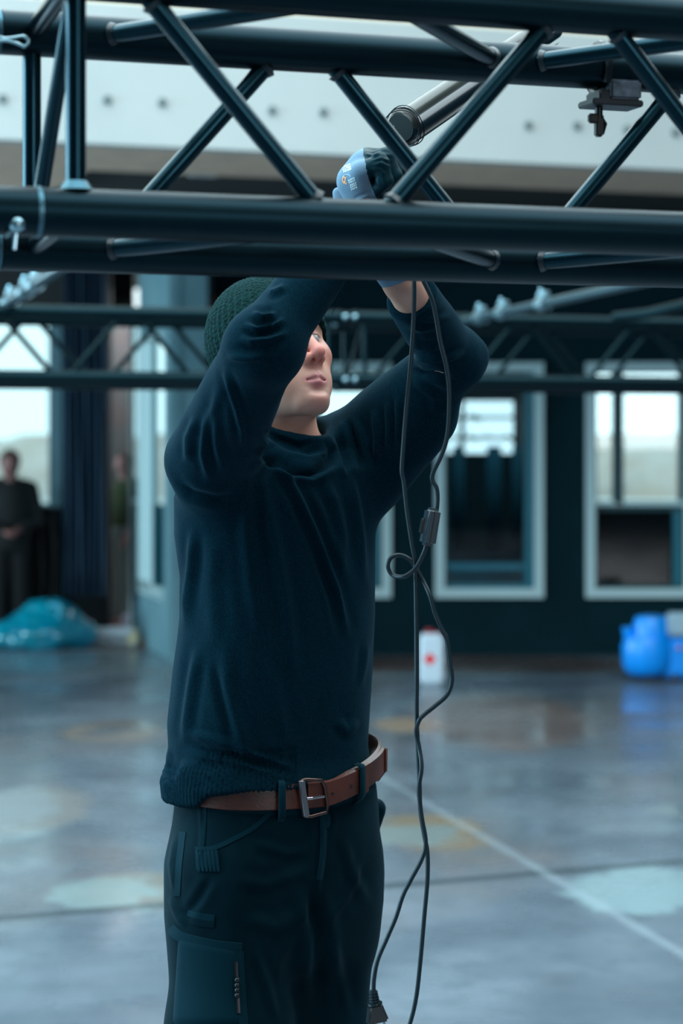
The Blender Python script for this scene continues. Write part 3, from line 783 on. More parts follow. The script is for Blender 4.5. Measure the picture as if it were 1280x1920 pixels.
def hand_parts(side):
    """list of (a, b, ra, rb, k)"""
    if side == 'R':
        D = 2.84; q = lambda x, y, dd: P(x, y, D+dd); o = []
        w = q(689, 402, .0)
        kn = [q(676, 322, -.040), q(680, 306, -.018), q(688, 298, .006), q(698, 298, .028)]
        md = [q(712, 306, -.050), q(722, 294, -.030), q(731, 292, -.004), q(735, 296, .022)]
        tp = [q(722, 340, -.046), q(739, 330, -.028), q(747, 322, -.004), q(748, 322, .020)]
        en = [q(704, 356, -.030), q(722, 352, -.014), q(732, 346, .004), q(735, 342, .022)]
        o.append((q(690, 398, .0), q(667, 340, -.012), .019, .020, .02)); o.append((q(667, 340, -.012), q(684, 312, -.012), .020, .018, .02))
        o.append((q(696, 390, .012), q(694, 322, .012), .022, .021, .02))
        for a, b, c, e in zip(kn, md, tp, en):
            o += [(w, a, .014, .0125, .014), (a, b, .0118, .0112, .006), (b, c, .0112, .0100, .004), (c, e, .0100, .0088, .003)]
        o += [(q(684, 410, .01), q(650, 414, .036), .015, .010, .008), (q(650, 414, .036), q(639, 388, .046), .010, .0085, .003), (q(639, 388, .046), q(634, 362, .048), .0085, .0072, .003)]
        return o, w
    D = 2.80; q = lambda x, y, dd: P(x, y, D+dd); o = []
    w = q(738, 500, .03)
    kn = [q(708, 440, -.030), q(702, 436, -.008), q(700, 436, .014), q(702, 440, .034)]
    md = [q(690, 424, -.034), q(686, 416, -.012), q(686, 416, .012), q(690, 424, .034)]
    tp = [q(712, 408, -.034), q(712, 400, -.012), q(712, 402, .012), q(714, 410, .032)]
    en = [q(728, 420, -.030), q(730, 414, -.010), q(730, 416, .010), q(728, 422, .028)]
    o.append((w, q(706, 446, .0), .024, .022, .02))
    for a, b, c, e in zip(kn, md, tp, en):
        o += [(w, a, .013, .012, .014), (a, b, .0105, .0100, .006), (b, c, .0100, .0090, .004), (c, e, .0090, .0080, .003)]
    o += [(q(726, 486, -.01), q(744, 446, -.038), .014, .011, .012), (q(744, 446, -.038), q(736, 424, -.046), .0105, .0092, .005)]
    return o, w
HR, wR = hand_parts('R'); HL, wL = hand_parts('L')
def hand_sdf(p, parts, g=0.0):
    d = None
    for a, b, ra, rb, k in parts:
        q = rc(p, a, b, ra+g, rb+g); d = q if d is None else smin(d, q, k)
    return d
def arm_skin(p, sh, el, wr, hw, g=0):
    d = rc(p, sh, el, .045+g, .036+g); d = smin(d, rc(p, el, wr, .037+g, .0245+g), .02)
    return smin(d, rc(p, wr, hw, .0245+g, .0235+g), .01)
SK = torso_tab([(862, 480, 600), (885, 405, 655), (950, 350, 680), (1080, 362, 682), (1250, 368, 666), (1440, 372, 660), (1600, 360, 690), (1700, 345, 698)], .66)
NB, NT = P(532, 852, 3.10), P(522, 742, 3.085)
HIP_R, HIP_L = P(428, 1600, 3.03), P(606, 1600, 3.16)
KN_R, KN_L = Vector((HIP_R.x-.005, HIP_R.y-.02, .52)), Vector((HIP_L.x-.005, HIP_L.y-.02, .52))
AN_R, AN_L = Vector((KN_R.x-.01, KN_R.y+.03, .10)), Vector((KN_L.x-.0, KN_L.y+.03, .10))
def body_sdf(p):
    d = loft(p, *SK, Rr, Ff, k=.04)
    d = smin(d, rc(p, NB, NT, .053, .050), .03)
    d = smin(d, rc(p, P(455, 885, 3.03), P(620, 875, 3.15), .042, .042), .03)
    d = smin(d, arm_skin(p, SH_R, EL_R, WR_R, wR), .04); d = smin(d, arm_skin(p, SH_L, EL_L, WR_L, wL), .04)
    d = smin(d, hand_sdf(p, HR, -.0015), .01); d = smin(d, hand_sdf(p, HL, -.0015), .01)
    for hp, kn, an in ((HIP_R, KN_R, AN_R), (HIP_L, KN_L, AN_L)):
        d = smin(d, rc(p, hp, kn, .070, .050), .04); d = smin(d, rc(p, kn, an, .048, .032), .03)
        ft = an + F3*.13; ft.z = .045; d = smin(d, rc(p, an-F3*.01, ft, .034, .026), .03)
    return smin(d, head_sdf(p), .014)
v, f = nets(body_sdf, axis(-.36, .30, .006, (-.185, -.005, .0016)), axis(2.68, 3.34, .006, (2.94, 3.11, .0016)), axis(.0, 1.98, .007, (1.555, 1.73, .0016)))
v = smooth_mesh(v, f, 1, .4)
body = np_obj('body', v, f, [m_skin], worker)
# skin tint: redder nose, lips, chin and cheeks (colour of the skin itself)
base = np.array(rgb((198, 148, 130))[:3]); red = np.array(rgb((208, 112, 104))[:3]); lip = np.array(rgb((186, 112, 118))[:3]); dark = np.array(rgb((120, 84, 72))[:3]); beard = np.array(rgb((160, 142, 138))[:3])
tint = np.tile(base, (len(v), 1))
def blend(c, rad, col, amt, sc=None):
    q = (v-np.array(tuple(c))) @ RH.T.astype(float)
    if sc is not None: q = q/np.array(sc)
    wgt = np.clip(1.15-np.linalg.norm(q, axis=1)/rad, 0, 1)**1.0*amt
    wgt = np.clip(wgt, 0, 1)[:, None]; tint[:] = tint*(1-wgt)+col*wgt
blend(h(.06, 0, -.10), .05, beard, .5); blend(h(.03, .045, -.075), .03, beard, .4); blend(h(.03, -.045, -.075), .03, beard, .4)
blend(h(.11, 0, -.028), .030, red, .8); blend(h(.07, .045, -.02), .03, red, .45); blend(h(.07, -.045, -.02), .03, red, .5); blend(h(.09, 0, -.10), .02, red, .35)
for s in (-1, 1):
    for t in np.linspace(0, 1, 9):
        blend(h(.095-.012*t, s*.023*t, -.0605-.005*t), .0062, lip, .75, (1.6, 1, 1)); blend(h(.094-.012*t, s*.021*t, -.0725+.0045*t), .0072, lip, .75, (1.6, 1, 1))
    for t in np.linspace(0, 1, 10):      # brows, thin lash line
        blend(h(.086-.018*t, s*(.014+.032*t), .030+.004*math.sin(t*3)), .0042, dark, .55, (2.5, 1, 1))
        blend(h(.080-.006*t, s*(.019+.026*t), .0095+.001*math.sin(t*3.1)), .0022, dark, .8, (3, 1.2, 1))
at = body.data.color_attributes.new('tint', 'FLOAT_COLOR', 'POINT')
at.data.foreach_set('color', np.concatenate([tint, np.ones((len(v), 1))], 1).astype(np.float32).ravel())
for s in (1, -1):
    b = MB(); c = h(.0675, s*.031, .0065); b.ball(c, .0125*HS, 20); ey = b.build('eye', m_eye, worker, sharp=False)
    b = MB(); b.ball(c+(hf*.62+hu*.25)*.0125*HS*.75, .0062*HS, 14); b.build('iris', m_iris, ey, sharp=False)

# ------------------------------------------------------------------ sweater
SW = torso_tab([(838, 480, 600), (850, 425, 650), (880, 365, 690), (930, 336, 698), (1000, 336, 697), (1080, 347, 699), (1150, 346, 699), (1250, 334, 695), (1350, 322, 688), (1400, 324, 684), (1440, 323, 688), (1500, 328, 694)], .78)
hem_x = np.array([X(q, DT) for q in (300, 340, 380, 402, 470, 530, 600, 650, 685, 720)]); hem_z = np.array([Z(q, DT) for q in (1496, 1494, 1488, 1464, 1456, 1458, 1456, 1444, 1428, 1420)])
def sleeve(p, sh, el, wr, r, cut_pt, cut_n):
    d = rc(p, sh, el, r[0], r[1]); d = smin(d, rc(p, el, wr, r[2], r[3]), .022)
    return smax(d, ((p-A3(cut_pt)) @ A3(cut_n)), .004)
cR = P(628, 500, 2.82); cRn = (WR_R-EL_R).normalized()
cL = P(780, 551, 2.87); cLn = (WR_L-EL_L).normalized()
def sweater_sdf(p):
    d = loft(p, *SW, Rr, Ff, k=.03)
    d = smin(d, rc(p, P(470, 868, 3.04), P(640, 856, 3.16), .050, .050), .04)
    # collar: loose funnel, hollow
    c0, c1 = P(545, 880, 3.085), P(539, 780, 3.085)
    d = smin(d, rc(p, c0, c1, .070, .0675), .010)
    nrm = (Vector((0, 0, 1)) + F3*.32 - R3*.06).normalized()
    d = smax(d, ((p-A3(P(539, 790, 3.085))) @ A3(nrm)), .006)
    a = sleeve(p, SH_R, EL_R, WR_R+cRn*.06, (.066, .046, .044, .034), cR, cRn)
    a = smin(a, ell(p, P(500, 655, 2.76), (.047, .05, .044)), .02)
    d = smin(d, a, .045)
    a = sleeve(p, SH_L, EL_L, WR_L+cLn*.06, (.066, .044, .040, .034), cL, cLn)
    a = smin(a, rc(p, P(700, 900, 3.13), P(800, 790, 3.07), .045, .04), .04)
    d = smin(d, a, .04)
    d = smin(d, rc(p, P(868, 668, 3.02), P(893, 664, 3.02), .030, .012), .02)
    d = d - .012*np.clip((Z(1415, DT)-p[:, 2])/.03, 0, 1)*np.clip((X(668, DT)-p[:, 0])/.05, 0, 1)
    d = smax(d, -rc(p, P(541, 830, 3.087), P(532, 740, 3.087), .0560, .062), .004)
    # hem
    hz = np.interp(p[:, 0], hem_x, hem_z).astype(f32)
    d = smax(d, np.where(p[:, 2] < 1.2, hz-p[:, 2], -1), .006)
    # rolled tail on his right hip
    d = smin(d, rc(p, P(328, 1422, 3.04), P(342, 1468, 3.03), .013, .012), .012)
    d = smin(d, rc(p, P(350, 1452, 2.985), P(430, 1456, 2.955), .012, .006), .015)
    return d
v, f = nets(sweater_sdf, axis(-.34, .28, .0034), axis(2.64, 3.30, .0034), axis(1.02, 1.86, .0034))
v = smooth_mesh(v, f, 2, .5)
k_ = 1.0
FO_ = [  # forearm and elbow creases
 ([(448, 632), (470, 640), (505, 636), (540, 622)], 7, .006), ([(458, 606), (480, 618), (510, 612), (535, 596)], 6, .006), ([(472, 585), (492, 594), (520, 588)], 6, .005),
 ([(425, 668), (460, 672), (500, 668)], 8, .004), ([(500, 548), (515, 545), (535, 536)], 6, .003),
 ([(420, 690), (432, 730), (444, 765), (452, 800), (456, 840)], 6, .0045), ([(396, 760), (384, 800), (380, 850), (392, 905)], 7, .004), ([(368, 780), (352, 820), (352, 870)], 7, .0035),
 ([(410, 720), (402, 770), (404, 830), (420, 890)], 8, .003),
 ([(330, 900), (360, 925), (410, 938), (450, 930)], 9, -.004), ([(470, 910), (500, 880), (520, 850)], 9, -.004),
 # long drape lines from the collar and the armpit down the front
 ([(492, 826), (530, 880), (566, 950), (600, 1030), (630, 1110), (655, 1200)], 8, .0060), ([(505, 850), (548, 930), (590, 1020), (625, 1120), (640, 1200)], 7, -.0035),
 ([(480, 860), (500, 950), (522, 1050), (540, 1160), (552, 1280)], 12, .0040), ([(465, 900), (462, 1000), (470, 1100), (490, 1200)], 12, .0030),
 ([(600, 880), (625, 940), (640, 1000), (645, 1080)], 10, .0035), ([(650, 870), (665, 940), (678, 1010), (683, 1100)], 8, .0035), ([(580, 905), (612, 980), (650, 1090)], 8, .0025),
 ([(362, 985), (358, 1060), (350, 1120), (347, 1180)], 8, .0045), ([(400, 1000), (395, 1100), (405, 1220)], 14, .0025), ([(372, 1210), (360, 1280), (350, 1350), (345, 1400)], 9, .0045),
 ([(420, 1200), (430, 1290), (450, 1370), (470, 1430)], 13, .0032), ([(400, 1240), (420, 1330), (440, 1400)], 8, -.003), ([(500, 1230), (520, 1320), (540, 1400)], 12, .002),
 ([(345, 1392), (390, 1408), (430, 1412), (480, 1428), (530, 1440)], 7, -.0050), ([(350, 1375), (400, 1385), (440, 1398)], 7, .0035), ([(450, 1410), (520, 1432), (560, 1440)], 6, .002),
 ([(628, 1350), (650, 1370), (670, 1350)], 9, .003), ([(675, 1290), (684, 1250), (690, 1200)], 6, .002),
 # collar folds, shoulder folds on his left
 ([(478, 812), (505, 836), (540, 854), (580, 862), (606, 852), (614, 830)], 8, .006), ([(476, 836), (500, 858), (540, 880), (585, 888), (614, 872), (622, 845)], 7, -.009), ([(490, 800), (520, 822), (560, 836), (600, 828)], 5, -.003),
 ([(612, 812), (630, 850), (648, 900)], 6, .004), ([(640, 790), (652, 840), (668, 900)], 7, .0035), ([(665, 783), (680, 830), (690, 880)], 6, .004), ([(700, 768), (708, 820), (706, 880)], 6, .004),
 ([(725, 750), (730, 800), (726, 850)], 5, .003), ([(745, 740), (748, 780), (745, 830)], 5, .003),
 ([(770, 690), (790, 700), (820, 702), (850, 712)], 7, -.006), ([(768, 668), (800, 672), (840, 668), (870, 660)], 6, .005), ([(765, 640), (790, 652), (830, 650)], 6, .004), ([(775, 715), (805, 735), (830, 760)], 8, .004),
 ([(765, 610), (790, 618), (825, 610)], 6, .003), ([(843, 590), (820, 600), (790, 602)], 5, .0025), ([(800, 760), (825, 770), (850, 760)], 8, .003),
]
v = folds(v, f, [(a, b_*1.05, c*1.3) for a, b_, c in FO_])
nn = vnormals(v, f); v = v+nn*(wobble(v, (9, 9, 3.5), .0035)+wobble(v, (30, 30, 16), .0012, 5))[:, None]
# ribbing of the hem and cuffs
ang = np.arctan2(v[:, 1]-DT, v[:, 0]-X(510, DT)); hz = np.interp(v[:, 0], hem_x, hem_z)
ribm = np.clip((hz+.062-v[:, 2])/.006, 0, 1)*(v[:, 2] < 1.25)*(v[:, 0] < X(560, DT)); v = v+nn*(ribm*(.0020*np.sin(ang*150)-.002))[:, None]
sweater = np_obj('sweater', v, f, m_sweater, worker)

# ------------------------------------------------------------------ trousers
TR = torso_tab([(1440, 348, 690), (1480, 340, 699), (1530, 333, 704), (1600, 324, 708), (1700, 330, 703), (1790, 350, 684)], .72)
def trouser_sdf(p):
    d = loft(p, *TR, Rr, Ff, k=.03)
    d = smin(d, rc(p, P(432, 1640, 3.02), P(428, 1935, 3.0), .083, .086), .035); d = smin(d, rc(p, P(428, 1935, 3.0), KN_R, .086, .078), .03); d = smin(d, rc(p, KN_R, AN_R, .076, .062), .03)
    l = rc(p, P(606, 1640, 3.15), P(598, 1935, 3.13), .080, .069); l = smin(l, rc(p, P(598, 1935, 3.13), KN_L, .068, .066), .03); l = smin(l, rc(p, KN_L, AN_L, .066, .060), .03)
    d = smin(d, l, .04)
    d = smin(d, rc(p, P(540, 1760, 3.085), P(548, 1930, 3.09), .075, .045), .035)
    d = smin(d, rc(p, P(702, 1518, 3.18), P(699, 1566, 3.18), .017, .008), .008)
    return smax(d, .06-p[:, 2], .01)
v, f = nets(trouser_sdf, axis(-.36, .16, .004), axis(2.84, 3.32, .004), axis(.04, 1.11, .004))
v = smooth_mesh(v, f, 2, .5)
v = folds(v, f, [
 ([(600, 1500), (604, 1560), (600, 1620), (590, 1700)], 5, .003), ([(612, 1500), (622, 1540), (612, 1570)], 4, -.003),
 ([(470, 1580), (540, 1600), (590, 1590)], 10, .003), ([(430, 1650), (500, 1660), (590, 1630)], 12, .003), ([(450, 1720), (520, 1740), (580, 1700)], 14, .003),
 ([(590, 1640), (560, 1720), (520, 1800), (505, 1880)], 14, .004), ([(575, 1650), (600, 1760), (596, 1900)], 14, -.010), ([(640, 1560), (660, 1640), (690, 1700)], 10, .003), ([(680, 1600), (650, 1680), (610, 1730)], 8, .003),
 ([(320, 1680), (335, 1715), (350, 1740)], 8, .004), ([(480, 1780), (500, 1850), (520, 1920)], 9, .004), ([(330, 1560), (322, 1620), (330, 1680)], 6, .003), ([(620, 1760), (640, 1850), (650, 1910)], 10, .003),
 ([(400, 1640), (370, 1690), (345, 1720)], 8, -.003), ([(375, 1490), (380, 1560), (376, 1620)], 4, .002)])
nn = vnormals(v, f); v = v+nn*(wobble(v, (12, 12, 6), .003, 3))[:, None]
trousers = np_obj('trousers', v, f, m_trouser, worker)
tb_ = BVHTree.FromPolygons([tuple(q) for q in v], f.tolist())
eye0 = Vector((0, 0, H))
def hit(px, py, bvh=None):
    d = (P(px, py, 3)-eye0).normalized(); r = (bvh or tb_).ray_cast(eye0, d)
    return (r[0], r[1]) if r[0] is not None else (P(px, py, 3.02), Vector((0, -1, 0)))
def cloth_patch(name, corners, mat, parent, lift=.002, n=14, m_=14, bvh=None, bulge=0):
    """patch of cloth laid on the garment: corners tl, tr, br, bl"""
    (ax_, ay_), (bx_, by_), (cx_, cy_), (dx_, dy_) = corners; T, Bt = [], []
    for i in range(m_+1):
        s = i/m_; row, low = [], []
        for j in range(n+1):
            t = j/n; x = (ax_*(1-t)+bx_*t)*(1-s)+(dx_*(1-t)+cx_*t)*s; y = (ay_*(1-t)+by_*t)*(1-s)+(dy_*(1-t)+cy_*t)*s
            p_, n_ = hit(x, y, bvh); e = min(i, m_-i, j, n-j); hgt = lift+bulge*math.sin(math.pi*s)*math.sin(math.pi*t)
            row.append(p_+n_*(hgt if e > 0 else -.0005)); low.append(p_-n_*.003)
        T.append(row); Bt.append(low)
    b = MB(); b.quadgrid(T); b.quadgrid([list(reversed(r)) for r in Bt])
    return b.build(name, mat, parent, sharp=False)
def cloth_strip(name, pts, wpx, mat, parent, lift=.0025, n=5, bvh=None):
    pl = spline([Vector((x, y, 0)) for x, y in pts], n); b = MB(); G = []
    for i, q in enumerate(pl):
        t = (pl[min(i+1, len(pl)-1)]-pl[max(i-1, 0)]).normalized(); nx, ny = -t.y, t.x; row = []
        for s, lf in ((-.5, -.001), (-.49, lift*.7), (0, lift*.75), (.49, lift*.7), (.5, -.001)):
            p_, n_ = hit(q.x+nx*s*wpx, q.y+ny*s*wpx, bvh); row.append(p_+n_*lf)
        G.append(row)
    b.quadgrid(G); return b.build(name, mat, parent, sharp=True)
# pockets, seams, zip on the trousers
pk = cloth_patch('thigh_pocket', [(334, 1752), (452, 1778), (466, 1925), (322, 1925)], m_trouser2, trousers, .004, 16, 16)
cloth_strip('pocket_hem', [(322, 1740), (345, 1758), (400, 1772), (453, 1778)], 20, m_trouser2, pk, .0045)
cloth_strip('pocket_band', [(447, 1782), (450, 1850), (456, 1925)], 17, m_trouser2, pk, .006)
zp = cloth_strip('zipper', [(441, 1802), (443, 1850), (446, 1900)], 7, m_darkmetal, pk, .008)
b = MB()
for y in (1836, 1846, 1856, 1866):
    q, n_ = hit(443, y); b.ball(q+n_*.010, .0042, 10)
zpl = b.build('zip_pull', m_darkmetal, zp)
cloth_strip('hand_pocket', [(366, 1592), (400, 1590), (440, 1572), (475, 1552), (504, 1526)], 9, m_trouser2, trousers, .0018)
ep = cloth_patch('pocket_cuff', [(365, 1592), (408, 1590), (410, 1634), (368, 1636)], m_trouser2, trousers, .003, 10, 6)
for k in range(6):
    cloth_strip('gather', [(371+k*7, 1594), (373+k*7, 1614), (375+k*7, 1634)], 5, m_trouser2, ep, .0048)
cloth_strip('pen_loop', [(352, 1712), (378, 1718), (402, 1722)], 12, m_trouser2, trousers, .0016)
cloth_strip('pen_loop', [(358, 1726), (380, 1731), (402, 1733)], 13, m_trouser, trousers, .002)
cloth_strip('side_seam', [(343, 1560), (336, 1620), (332, 1680)], 12, m_trouser2, trousers, .0015)
cloth_strip('side_seam', [(384, 1500), (382, 1550), (378, 1590)], 8, m_trouser2, trousers, .0012)
cloth_strip('waistband_seam', [(345, 1494), (400, 1508), (470, 1516), (540, 1520), (600, 1512), (660, 1492), (695, 1478)], 18, m_trouser2, trousers, .0014)
cloth_strip('fly', [(604, 1508), (606, 1560), (604, 1610), (598, 1650)], 12, m_trouser2, trousers, .0014)
cloth_strip('fly_flap', [(612, 1515), (615, 1535), (613, 1552)], 7, m_trouser2, trousers, .002)
b = MB(); b.tube([P(706, 1730, 3.14), P(704, 1742, 3.14)], .003, 8); b.tube([P(704, 1742, 3.14), P(702, 1772, 3.14)], .0014, 6); b.build('zip_pull', m_darkmetal, trousers)

# ------------------------------------------------------------------ belt
belt_y = {}
def belt_pt(phi, dz=0, out=0):
    """point on the belt line round the waist; phi from his front, towards his left positive"""
    zc = Z(1462, DT)
    a = np.interp(zc, TR[0], TR[3])+.006+out; b_ = np.interp(zc, TR[0], TR[4])+.006+out
    cx = float(np.interp(zc, TR[0], TR[1])); u = math.sin(phi); v_ = math.cos(phi)
    pw = 2/2.3; su = math.copysign(abs(u)**pw, u); sv = math.copysign(abs(v_)**pw, v_)
    x = cx - Rr[0]*a*su + Ff[0]*b_*sv; y = DT - Rr[1]*a*su + Ff[1]*b_*sv
    z = zc - .004*v_ + .038*max(0, u) + dz
    return Vector((x, y, z))
def strap(b, p0, p1, n, hw, out, th_=.0042, taper=None):
    G = []
    for i in range(n+1):
        phi = p0+(p1-p0)*i/n; w2 = hw if taper is None else taper(i/n)
        G.append([belt_pt(phi, -w2, out), belt_pt(phi, -w2*.9, out+th_), belt_pt(phi, w2*.9, out+th_), belt_pt(phi, w2, out)])
    b.quadgrid(G); b.quadgrid([[r[3], r[0]] for r in G])
belt = thing('belt', '', '', (0, 0, 0)); bpy.data.objects.remove(belt)
b = MB(); strap(b, -math.pi, math.pi, 120, .0185, 0); belt = b.build('belt', m_leather, worker, sharp=True); belt['label'] = 'worn brown leather belt with a square buckle'
b = MB(); strap(b, math.radians(-10), math.radians(56), 40, .0185, .006, taper=lambda t: .0185 if t < .94 else .0185-.010*(t-.94)/.06)
# free end standing off the hip
ends = [belt_pt(math.radians(78), 0, .006), P(700, 1449, 3.12), P(703, 1452, 3.11)]
b.build('strap_end', m_leather, belt)
b = MB(); G = []
q0 = belt_pt(math.radians(50), 0, .011)
tipd = (P(703, 1450, 3.12)-q0)
for i in range(9):
    t = i/8; c = q0+tipd*t; hw = .0185*(1 if t < .7 else 1-.55*(t-.7)/.3)
    G.append([c-UP*hw, c-UP*hw*.9-V*.003, c+UP*hw*.9-V*.003, c+UP*hw])
b.quadgrid(G); o = b.build('strap_end', m_leather, belt); so = o.modifiers.new('s', 'SOLIDIFY'); so.thickness = .003
b = MB(); strap(b, math.radians(17), math.radians(23), 4, .0215, .011, .003); b.build('keeper_loop', m_leather, belt)
def ph_at(px):
    best = min((abs(640+belt_pt(math.radians(a)).x/belt_pt(math.radians(a)).y*F-px), a) for a in range(-100, 80))
    return math.radians(best[1])
# belt loops of the trousers
for px in (525, 664):
    ph = ph_at(px); b = MB(); dp = .034; G = []
    for dz_, o_ in ((-.034, -.004), (-.026, .006), (-.020, .009), (.018, .009), (.022, .006), (.024, -.004)):
        G.append([belt_pt(ph-dp, dz_, o_+.004), belt_pt(ph-dp*.8, dz_, o_+.0065), belt_pt(ph+dp*.8, dz_, o_+.0065), belt_pt(ph+dp, dz_, o_+.004)])
    b.quadgrid(G); o = b.build('belt_loop', m_trouser2, trousers, sharp=False); so = o.modifiers.new('s', 'SOLIDIFY'); so.thickness = .0012
# buckle
bk0 = ph_at(563); cB = belt_pt(bk0, -.002, .013); tB = (belt_pt(bk0+.2, 0, .013)-belt_pt(bk0-.02, 0, .013)).normalized(); uB = (UP - tB*.16).normalized()
b = MB(); fr = []
wB, hB = .034, .0255
pts = [cB+uB*hB, cB+tB*wB*.25+uB*(hB+.001), cB+tB*wB+uB*(hB*.9), cB+tB*(wB+.004)+uB*hB*.5, cB+tB*(wB+.004)-uB*hB*.5, cB+tB*wB-uB*(hB*.9), cB+tB*wB*.25-uB*(hB+.001), cB-uB*hB]
b.tube(pts, .0026, 10); buckle = b.build('buckle', M('dark_bronze', (96, 74, 70), .35, metal=.9), belt)
nB = tB.cross(uB); nB = nB if nB.y < 0 else -nB
b = MB(); b.obox(cB+nB*.001, tB, uB, nB, .0048, hB+.001, .0034, .0014); r_ = b.build('roller_bar', m_buckle, buckle)
b = MB(); b.tube([cB+tB*.003+nB*.004, cB+tB*.012+nB*.005], .0024, 10); b.tube([cB+tB*.010+nB*.004, cB+tB*.034+nB*.001], .002, 8); b.build('prong', m_buckle, buckle)
b = MB()
for q in (.032, .055, .082): c = belt_pt(bk0+q/.13*1.0, -.001, .0106); b.tube([c, c+nB*.0008], .002, 10)
b.build('punch_holes', m_black, belt)

# ------------------------------------------------------------------ beanie
def beanie_sdf(p):
    d = ell(p, h(.000, 0, .034), [q*HS for q in (.095, .087, .096)], RH)
    d = smin(d, ell(p, h(-.024, 0, .030), [q*HS for q in (.074, .070, .086)], RH), .03)
    inn = smin(ell(p, h(.004, 0, .026), [q*HS for q in (.087, .078, .086)], RH), ell(p, h(.03, 0, -.02), [q*HS for q in (.066, .073, .08)], RH), .02)
    nb = (hu*.80 - hf*.60).normalized()
    pl = -((p-A3(h(.086, 0, .031))) @ A3(nb))
    d = smin(d, smax(ell(p, h(.004, 0, .028), [q*HS for q in (.097, .0885, .094)], RH), pl, .004), .004)
    return smax(smax(d, pl, .005), -inn, .003)
lo = [float(q) for q in (HC.x-.16, HC.y-.16, HC.z-.13)]
v, f = nets(beanie_sdf, axis(lo[0], lo[0]+.30, .0024), axis(lo[1], lo[1]+.33, .0024), axis(lo[2], lo[2]+.32, .0024))
v = smooth_mesh(v, f, 1, .5)
q = (v-np.array(tuple(h(-.02, 0, .05)))) @ RH.T.astype(float); az = np.arctan2(q[:, 1], q[:, 0]); el_ = np.arctan2(q[:, 2], np.hypot(q[:, 0], q[:, 1]))
nn = vnormals(v, f); v = v+nn*(.0014*np.sin(az*44)*(.6+.4*np.sin(el_*70)))[:, None]
np_obj('beanie', v, f, m_beanie, worker)['label'] = 'dark green knitted beanie'
b = MB()        # a little hair at the temple
for k in range(26):
    t = random.random(); s = h(.050-.050*t, .072, .012+.012*random.random()); b.tube([s, s-hu*.012*HS+hl*.002, s-hu*.022*HS-hf*.002], [.0008, .0007, .0003], 5)
b.build('hair', m_hair, worker)

# ------------------------------------------------------------------ gloves
def glove(side, parts, w_, armdir, lo, hi, hh=.0015):
    def fn(p):
        d = hand_sdf(p, parts, .0008)
        d = smin(d, rc(p, w_, w_-armdir*.035, .0265, .0275), .012)
        return smax(d, (A3(w_-armdir*.028)-p) @ A3(armdir), .002)
    v, f = nets(fn, axis(lo[0], hi[0], hh), axis(lo[1], hi[1], hh), axis(lo[2], hi[2], hh), .01)
    v = smooth_mesh(v, f, 2, .5); return v, f
dirR = (P(684, 330, 2.84)-wR).normalized()
v, f = glove('R', HR, wR, dirR, (P(620, 400, 2.8).x, 2.74, P(680, 470, 2.84).z), (P(765, 400, 2.84).x, 2.93, P(680, 262, 2.8).z))
v = folds(v, f, [([(694, 306), (715, 300), (735, 310)], 3, -.0012), ([(692, 316), (712, 318), (722, 330)], 3, .0012), ([(690, 296), (712, 288), (735, 292)], 3, .0012), ([(664, 386), (672, 374), (690, 366), (706, 372)], 3, .002), ([(668, 392), (680, 380), (700, 380)], 3, -.0015), ([(690, 330), (706, 338), (712, 352)], 4, .0012), ([(684, 288), (700, 292), (716, 284)], 2.5, .0016)])
me = np_obj('glove', v, f, [m_glove_k, m_glove_c], worker); me['label'] = 'blue grey knit work glove with a black coated grip, held high'
px, py = proj(v); nn = vnormals(v, f)
fx = px[f].mean(1); fy = py[f].mean(1); fd = v[f][:, :, 1].mean(1)
bx_ = np.interp(fy, [270, 290, 296, 330, 360, 395], [681, 681, 683, 689, 700, 716]); coat = (fx > bx_)
me.data.polygons.foreach_set('material_index', coat.astype(np.int32)); me.data.update()
gb = BVHTree.FromPolygons([tuple(q) for q in v], f.tolist())
def knit_print(name, cells, mat, lift=.0006):
    b = MB()
    for x, y, sx, sy, an_ in cells:
        c, s = math.cos(an_), math.sin(an_); R_ = []
        for dx, dy in ((-sx, -sy), (sx, -sy), (sx, sy), (-sx, sy)):
            p_, n_ = hit(x+dx*c-dy*s, y+dx*s+dy*c, gb); R_.append((p_, n_))
        if any(q[0].y > 2.95 for q in R_): continue
        top = [p_+n_*lift for p_, n_ in R_]; bot = [p_-n_*.0008 for p_, n_ in R_]
        b.add(top+bot, [(0, 1, 2, 3), (7, 6, 5, 4), (0, 4, 5, 1), (1, 5, 6, 2), (2, 6, 7, 3), (3, 7, 4, 0)])
    o = b.build(name, mat, me, smooth=False); return o
cells = []; A_ = -.42; rr = random.Random(3)
def block(ox, oy, rows, cols):
    for r in range(rows):
        for c in range(cols):
            x = ox+c*3.3*math.cos(A_)-r*4.0*math.sin(A_)*-1*0 + r*.9; y = oy+c*3.3*math.sin(A_)+r*4.2
            k = rr.random()
            cells.append((x, y, .55, 1.5, A_+.15)); 
            if k > .25: cells.append((x+.9, y-.9, 1.0, .45, A_))
            if k < .7: cells.append((x+.9, y+.9, 1.0, .45, A_))
block(643, 314, 3, 5); block(654, 338, 2, 4); block(657, 347, 3, 4)
knit_print('printed_lettering', cells, M('white_print', (225, 238, 245), .7))
og = [(645+2.6*math.cos(a), 337+5*math.sin(a), 1.1, 1.1, a) for a in [i*.7 for i in range(9)]]+[(646, 342, 1.4, 2.4, .2), (648, 334, 1.4, 1.2, .5), (649, 344, 1.2, 1.6, 0)]
knit_print('printed_emblem', og, M('orange_print', (240, 170, 120), .7))
rn = [(650+7*math.cos(a), 332+4.5*math.sin(a), .9, .35, a+1.57) for a in [math.pi+i*.28 for i in range(12)]]
knit_print('printed_ring', rn, M('pale_print', (180, 205, 220), .7))
dirL = (P(706, 446, 2.8)-wL).normalized()
